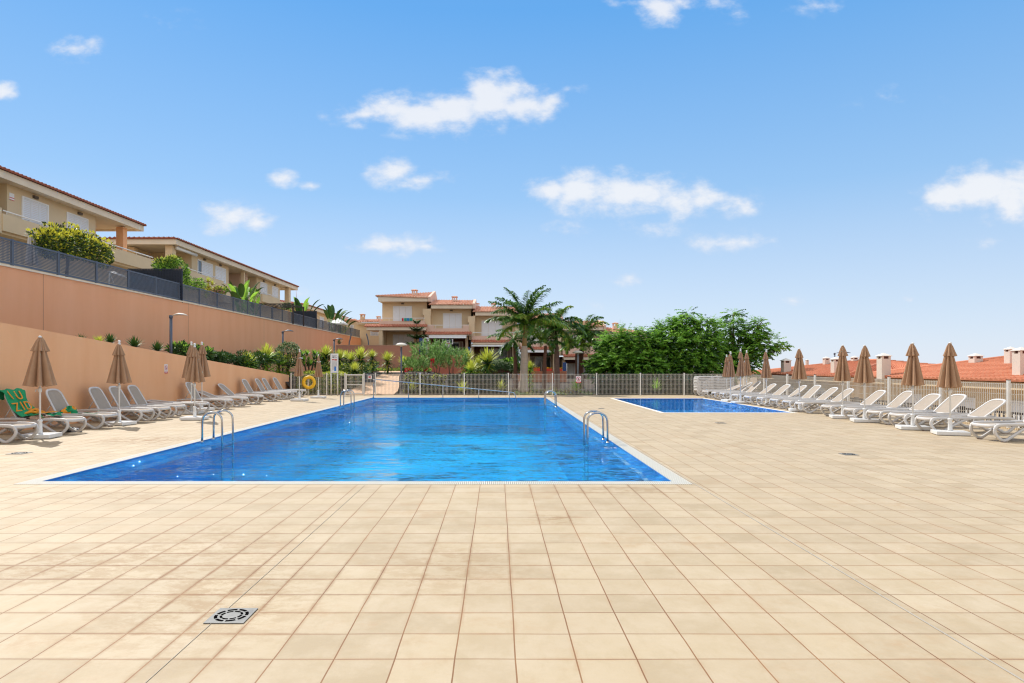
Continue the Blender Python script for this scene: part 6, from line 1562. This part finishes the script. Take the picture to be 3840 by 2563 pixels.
# --- broad feathery trees right of the palms
z3 = lambda a, b: (2200+a/3.09, 1120+b/3.09)
def spray(q, p, d, L, nl, ll, w, mm):
    # pinnate leaf: leaflets hanging on both sides of a drooping midrib
    s = d.cross(Vector((0,0,1)))
    s = s.normalized() if s.length > 1e-3 else Vector((1,0,0)); pp = Vector(p)
    for i in range(nl):
        d = (d+Vector((0,0,-.09))).normalized(); pp = pp+d*L/nl
        for sg in (-1, 1):
            dd = (s*sg*.8+d*.55+Vector((0,0,-.45))+rv(.3)).normalized(); q.cur = mm; leaf(q, pp, dd, Vector((0,0,1))+rv(.3), ll*(1-.35*abs(i/nl-.4)), w)
def feather_tree(label, base, blobs, dens, limbs):
    t = thing('feathery_tree', label, 'tree', base, 'broad feathery trees behind the fence')
    q = MB(); b0 = Vector(base); q.tube([b0-Vector((0,0,.2)), b0+Vector((.1,0,.5)), b0+Vector((0,.1,1.1))], [.22,.16,.14], 9)
    for (c, r, n) in blobs:
        a = b0+Vector((0,0,.9)); m_ = a.lerp(c, .55)+Vector((0,0,.25)); q.tube(cr([a, m_, c, c+Vector((R.uniform(-.3,.3), 0, r[2]*.5))], 3), [.10,.09,.08,.065,.055,.045,.04,.03,.02,.015], 6)
    part('trunk', q, M_bark, t)
    q = MB()
    for (c, r, n) in blobs:
        tw = [ ]
        for i in range(int(n*dens)):
            v = rv()
            while v.length > 1 or v.length < .05: v = rv()
            rad = R.uniform(.25, 1.0)**.5; v = v.normalized()*rad
            p = c+Vector((v.x*r[0], v.y*r[1], v.z*r[2])); d = (Vector((v.x, v.y, v.z*.55+.1))+rv(.5)).normalized()
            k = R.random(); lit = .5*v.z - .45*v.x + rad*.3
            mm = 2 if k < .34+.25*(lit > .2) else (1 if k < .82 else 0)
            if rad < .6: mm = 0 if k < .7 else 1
            spray(q, p, (d+rv(.5)).normalized(), R.uniform(.4,.65), 6, .20, .115, mm)
    for (c, r, n) in blobs:
        for b in range(max(2, int(n/32))):
            v = rv(); v.z = abs(v.z)*1.1-.15; v.normalize(); e = R.uniform(1.0, 1.4)
            for s_ in range(9):
                u = s_/9; p = c+Vector((v.x*r[0], v.y*r[1], v.z*r[2]))*(.7+(e-.7)*u); spray(q, p, (v+rv(.6)+Vector((0,0,.1))).normalized(), R.uniform(.3,.5), 6, .17, .07, R.choice((1,2,2)))
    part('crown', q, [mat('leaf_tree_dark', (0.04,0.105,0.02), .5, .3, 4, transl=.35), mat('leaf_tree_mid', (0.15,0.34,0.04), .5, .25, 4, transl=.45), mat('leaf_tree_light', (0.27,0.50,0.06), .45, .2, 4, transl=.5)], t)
def bl(a, b, Y, rx, ry, rz, n): return (pix(*z3(a, b), Y), (rx, ry, rz), n)
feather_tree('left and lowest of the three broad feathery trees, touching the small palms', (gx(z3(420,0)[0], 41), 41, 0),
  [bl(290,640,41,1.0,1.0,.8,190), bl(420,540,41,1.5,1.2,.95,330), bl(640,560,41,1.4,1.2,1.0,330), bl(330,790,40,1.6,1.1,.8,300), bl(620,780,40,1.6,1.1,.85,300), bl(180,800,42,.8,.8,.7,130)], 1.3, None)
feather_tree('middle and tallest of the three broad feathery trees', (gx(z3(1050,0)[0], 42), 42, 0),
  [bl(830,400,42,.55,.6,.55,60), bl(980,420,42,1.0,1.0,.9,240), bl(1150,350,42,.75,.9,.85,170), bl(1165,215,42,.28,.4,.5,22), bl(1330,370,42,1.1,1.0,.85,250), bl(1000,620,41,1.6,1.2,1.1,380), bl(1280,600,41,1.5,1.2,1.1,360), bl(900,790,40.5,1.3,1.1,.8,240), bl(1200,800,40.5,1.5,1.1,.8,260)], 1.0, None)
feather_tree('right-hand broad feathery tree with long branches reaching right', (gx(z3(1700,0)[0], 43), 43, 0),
  [bl(1490,600,43,1.1,1.0,.9,240), bl(1670,330,43,.75,.8,.7,90), bl(1700,200,43,.5,.5,.35,30), bl(1760,480,43,1.3,1.0,1.1,280), bl(1930,400,43,.8,.8,.8,100), bl(2010,300,43,.4,.4,.3,24), bl(1960,560,43,1.2,.9,.8,190), bl(2120,520,43,.7,.7,.45,50), bl(2200,560,43,.5,.5,.35,28), bl(1560,740,42,1.5,1.1,1.1,300), bl(1800,700,42,1.1,1.0,1.0,220), bl(1450,820,41.5,1.3,1.0,.8,200)], .8, None)

# --- plants on the upper terrace
z0 = lambda a, b: (a/3.67, 580+b/3.67)
M_cr = (mat('hedge_dark', (0.03,0.055,0.012), .5, .3, 6, transl=.15), mat('hedge_green', (0.10,0.17,0.02), .5, .3, 6, transl=.25), mat('hedge_yellow', (0.70,0.66,0.06), .5, .2, 6, transl=.25))
t = thing('shrub', 'dense green and yellow hedge bush rising over the dark fence at the upper left', 'shrub', (-15.6, 23.5, 4.5)); q = MB()
for (a, b, Y, rx, rz, n) in ((690,1215,21.7,.38,.45,900),(780,1200,22.3,.5,.45,1300),(960,1210,23.2,.55,.45,1300),(1130,1260,24.2,.5,.45,1300),(1280,1330,25.2,.5,.45,1200),(1400,1390,26,.3,.5,900),(700,1270,22,.6,.4,900),(1050,1300,24,.6,.4,900),(560,1120,21.3,.15,.15,120),(730,1050,22,.15,.22,160),(990,1060,23.2,.15,.25,160),(1235,1130,24.8,.12,.22,120),(1440,1240,26,.2,.22,160)):
    c = pix(*z0(a, b), Y)
    for i in range(n):
        v = rv()
        while v.length > 1: v = rv()
        v = v.normalized()*R.uniform(.5,1)**.5; p = c+Vector((v.x*rx, v.y*.6, v.z*rz)); k = R.random()
        q.cur = 2 if (v.z > .35 and k < .75) or k < .12 else (1 if k < .6 else 0); leaf(q, p, (v+rv(.7)+Vector((0,0,.4))).normalized(), rv(), .11, .06)
part('foliage', q, list(M_cr), t); q = MB(); q.tube([(-15.6,23.5,4.4),(-15.6,23.6,5.5)], .06, 6); part('stem', q, M_bark, t)
z4 = lambda a, b: (540+a/3.67, 840+b/3.67)
shrub('bushy bright plant with pale flowers on top of the dark lattice screen', pix(*z4(350,590), 30.5), (.62,.6,.45), 2200, .14, .05, (L_md, L_lt, L_yl), stem=False)
for (a, b, Y, rx, rz, m3, lb) in ((690,850,34,.55,.35,(L_md,L_lt,L_lt),'feathery green shrub behind the dark fence in the middle of its length'), (1010,930,39,.35,.25,(L_md,mat('pink_petals',(0.5,0.25,0.22),.7),L_yl),'pinkish flowering shrub behind the dark fence'), (1090,930,40,.3,.3,(L_md,L_lt,L_yl),'small yellow-green shrub left of the larger banana-like plant'), (560,740,31.5,.15,.7,(L_md,L_lt,L_lt),'thin climbing plant at the end of the lattice screen'), (1500,970,43,.5,.35,(L_md,L_lt,L_lt),'leafy shrub right of the larger banana-like plant'), (1980,1160,50,.5,.35,(L_dk,L_md,L_md),'dark shrub below the pergola')):
    shrub(lb, pix(*z4(a, b), Y), (rx, .4, rz), 700, .13, .045, m3, stem=False)
c = pix(*z4(925,860), 37); t = thing('croton', 'upright yellow-green plant with reddish lower leaves behind the dark fence', 'plant', (c.x, 37, 4.5)); q = MB()
for k in range(7): rosette(q, c+Vector((R.uniform(-.25,.25), R.uniform(-.2,.2), -.15*k+.2)), 26, .38, .05, 0, 85, .3, (0,1), .6)
part('leaves', q, [L_yl, L_br], t)
def banana(label, px, py, Y, Hh, n, zb=4.5, spike=False, mats=(L_md, L_lt)):
    c = Vector((gx(px, Y), Y, zb)); t = thing('banana_plant', label, 'plant', tuple(c), 'large-leaved plants on the upper terrace'); q = MB(); st = MB()
    for k in range(n):
        az = k*2.4+R.uniform(-.3,.3); el = radians(R.uniform(48,86)); d = Vector((cos(az)*cos(el), sin(az)*cos(el), sin(el))); L = Hh*R.uniform(.45,.62); p0 = c+Vector((R.uniform(-.15,.15),R.uniform(-.15,.15),0)); p1 = p0+d*L*1.0
        st.tube([p0, p1], [.03,.018], 5); q.cur = k % 2; dd = d.copy(); s = d.cross(Vector((0,0,1))).normalized(); pp = p1.copy(); prev = None; m_ = 6; LL = Hh*R.uniform(.35,.5); W = LL*.36
        for i in range(m_+1):
            u = i/m_; w_ = W*(sin(pi*min(1,.06+u*.94))**.6)/2; up = s.cross(dd).normalized(); a, b = pp-s*w_+up*w_*.35, pp+s*w_+up*w_*.35
            if prev: q.quad(prev[0], prev[1], pp, a); q.quad(prev[1], prev[2], b, pp)
            prev = (a, pp.copy(), b); dd = (dd+Vector((0,0,-.10-.12*u))).normalized(); pp = pp+dd*LL/m_
    part('leaves', q, list(mats), t); part('leaf_stalks', st, L_lt, t)
    if spike: q = MB(); q.tube([c+Vector((-.35,0,Hh*.7)), c+Vector((-.38,0,Hh*1.12))], [.03,.008], 5); part('flower_spike', q, M_red, t)
banana('larger banana-like plant with broad bright leaves rising over the dark fence', 905, 0, 41, 2.55, 15)
banana('broad-leaved plant leaning right beside the larger banana-like one', 950, 0, 43, 1.75, 8)
banana('dark banana-like plant with a red flower spike near the end of the second house', 1128, 0, 53.5, 2.95, 12, spike=True, mats=(L_dk, L_lt))
banana('banana-like plant far along the dark fence, left of the white parasol roof', 1245, 0, 60, 3.0, 9, mats=(L_dk, L_md))
banana('ragged banana-like plant at the far end of the dark fence', 1280, 0, 62, 2.4, 8, mats=(L_md, L_md))
c = pix(*z6(640, 745), 50.4); t = thing('wilted_plant', 'reddish wilted plant on top of the terracotta wall at its left corner', 'plant', tuple(c-Vector((0,0,.2)))); q = MB(); rosette(q, c-Vector((0,0,.1)), 40, .5, .05, 0, 85, .5, (0,1), .3); part('leaves', q, [L_md, L_br], t)
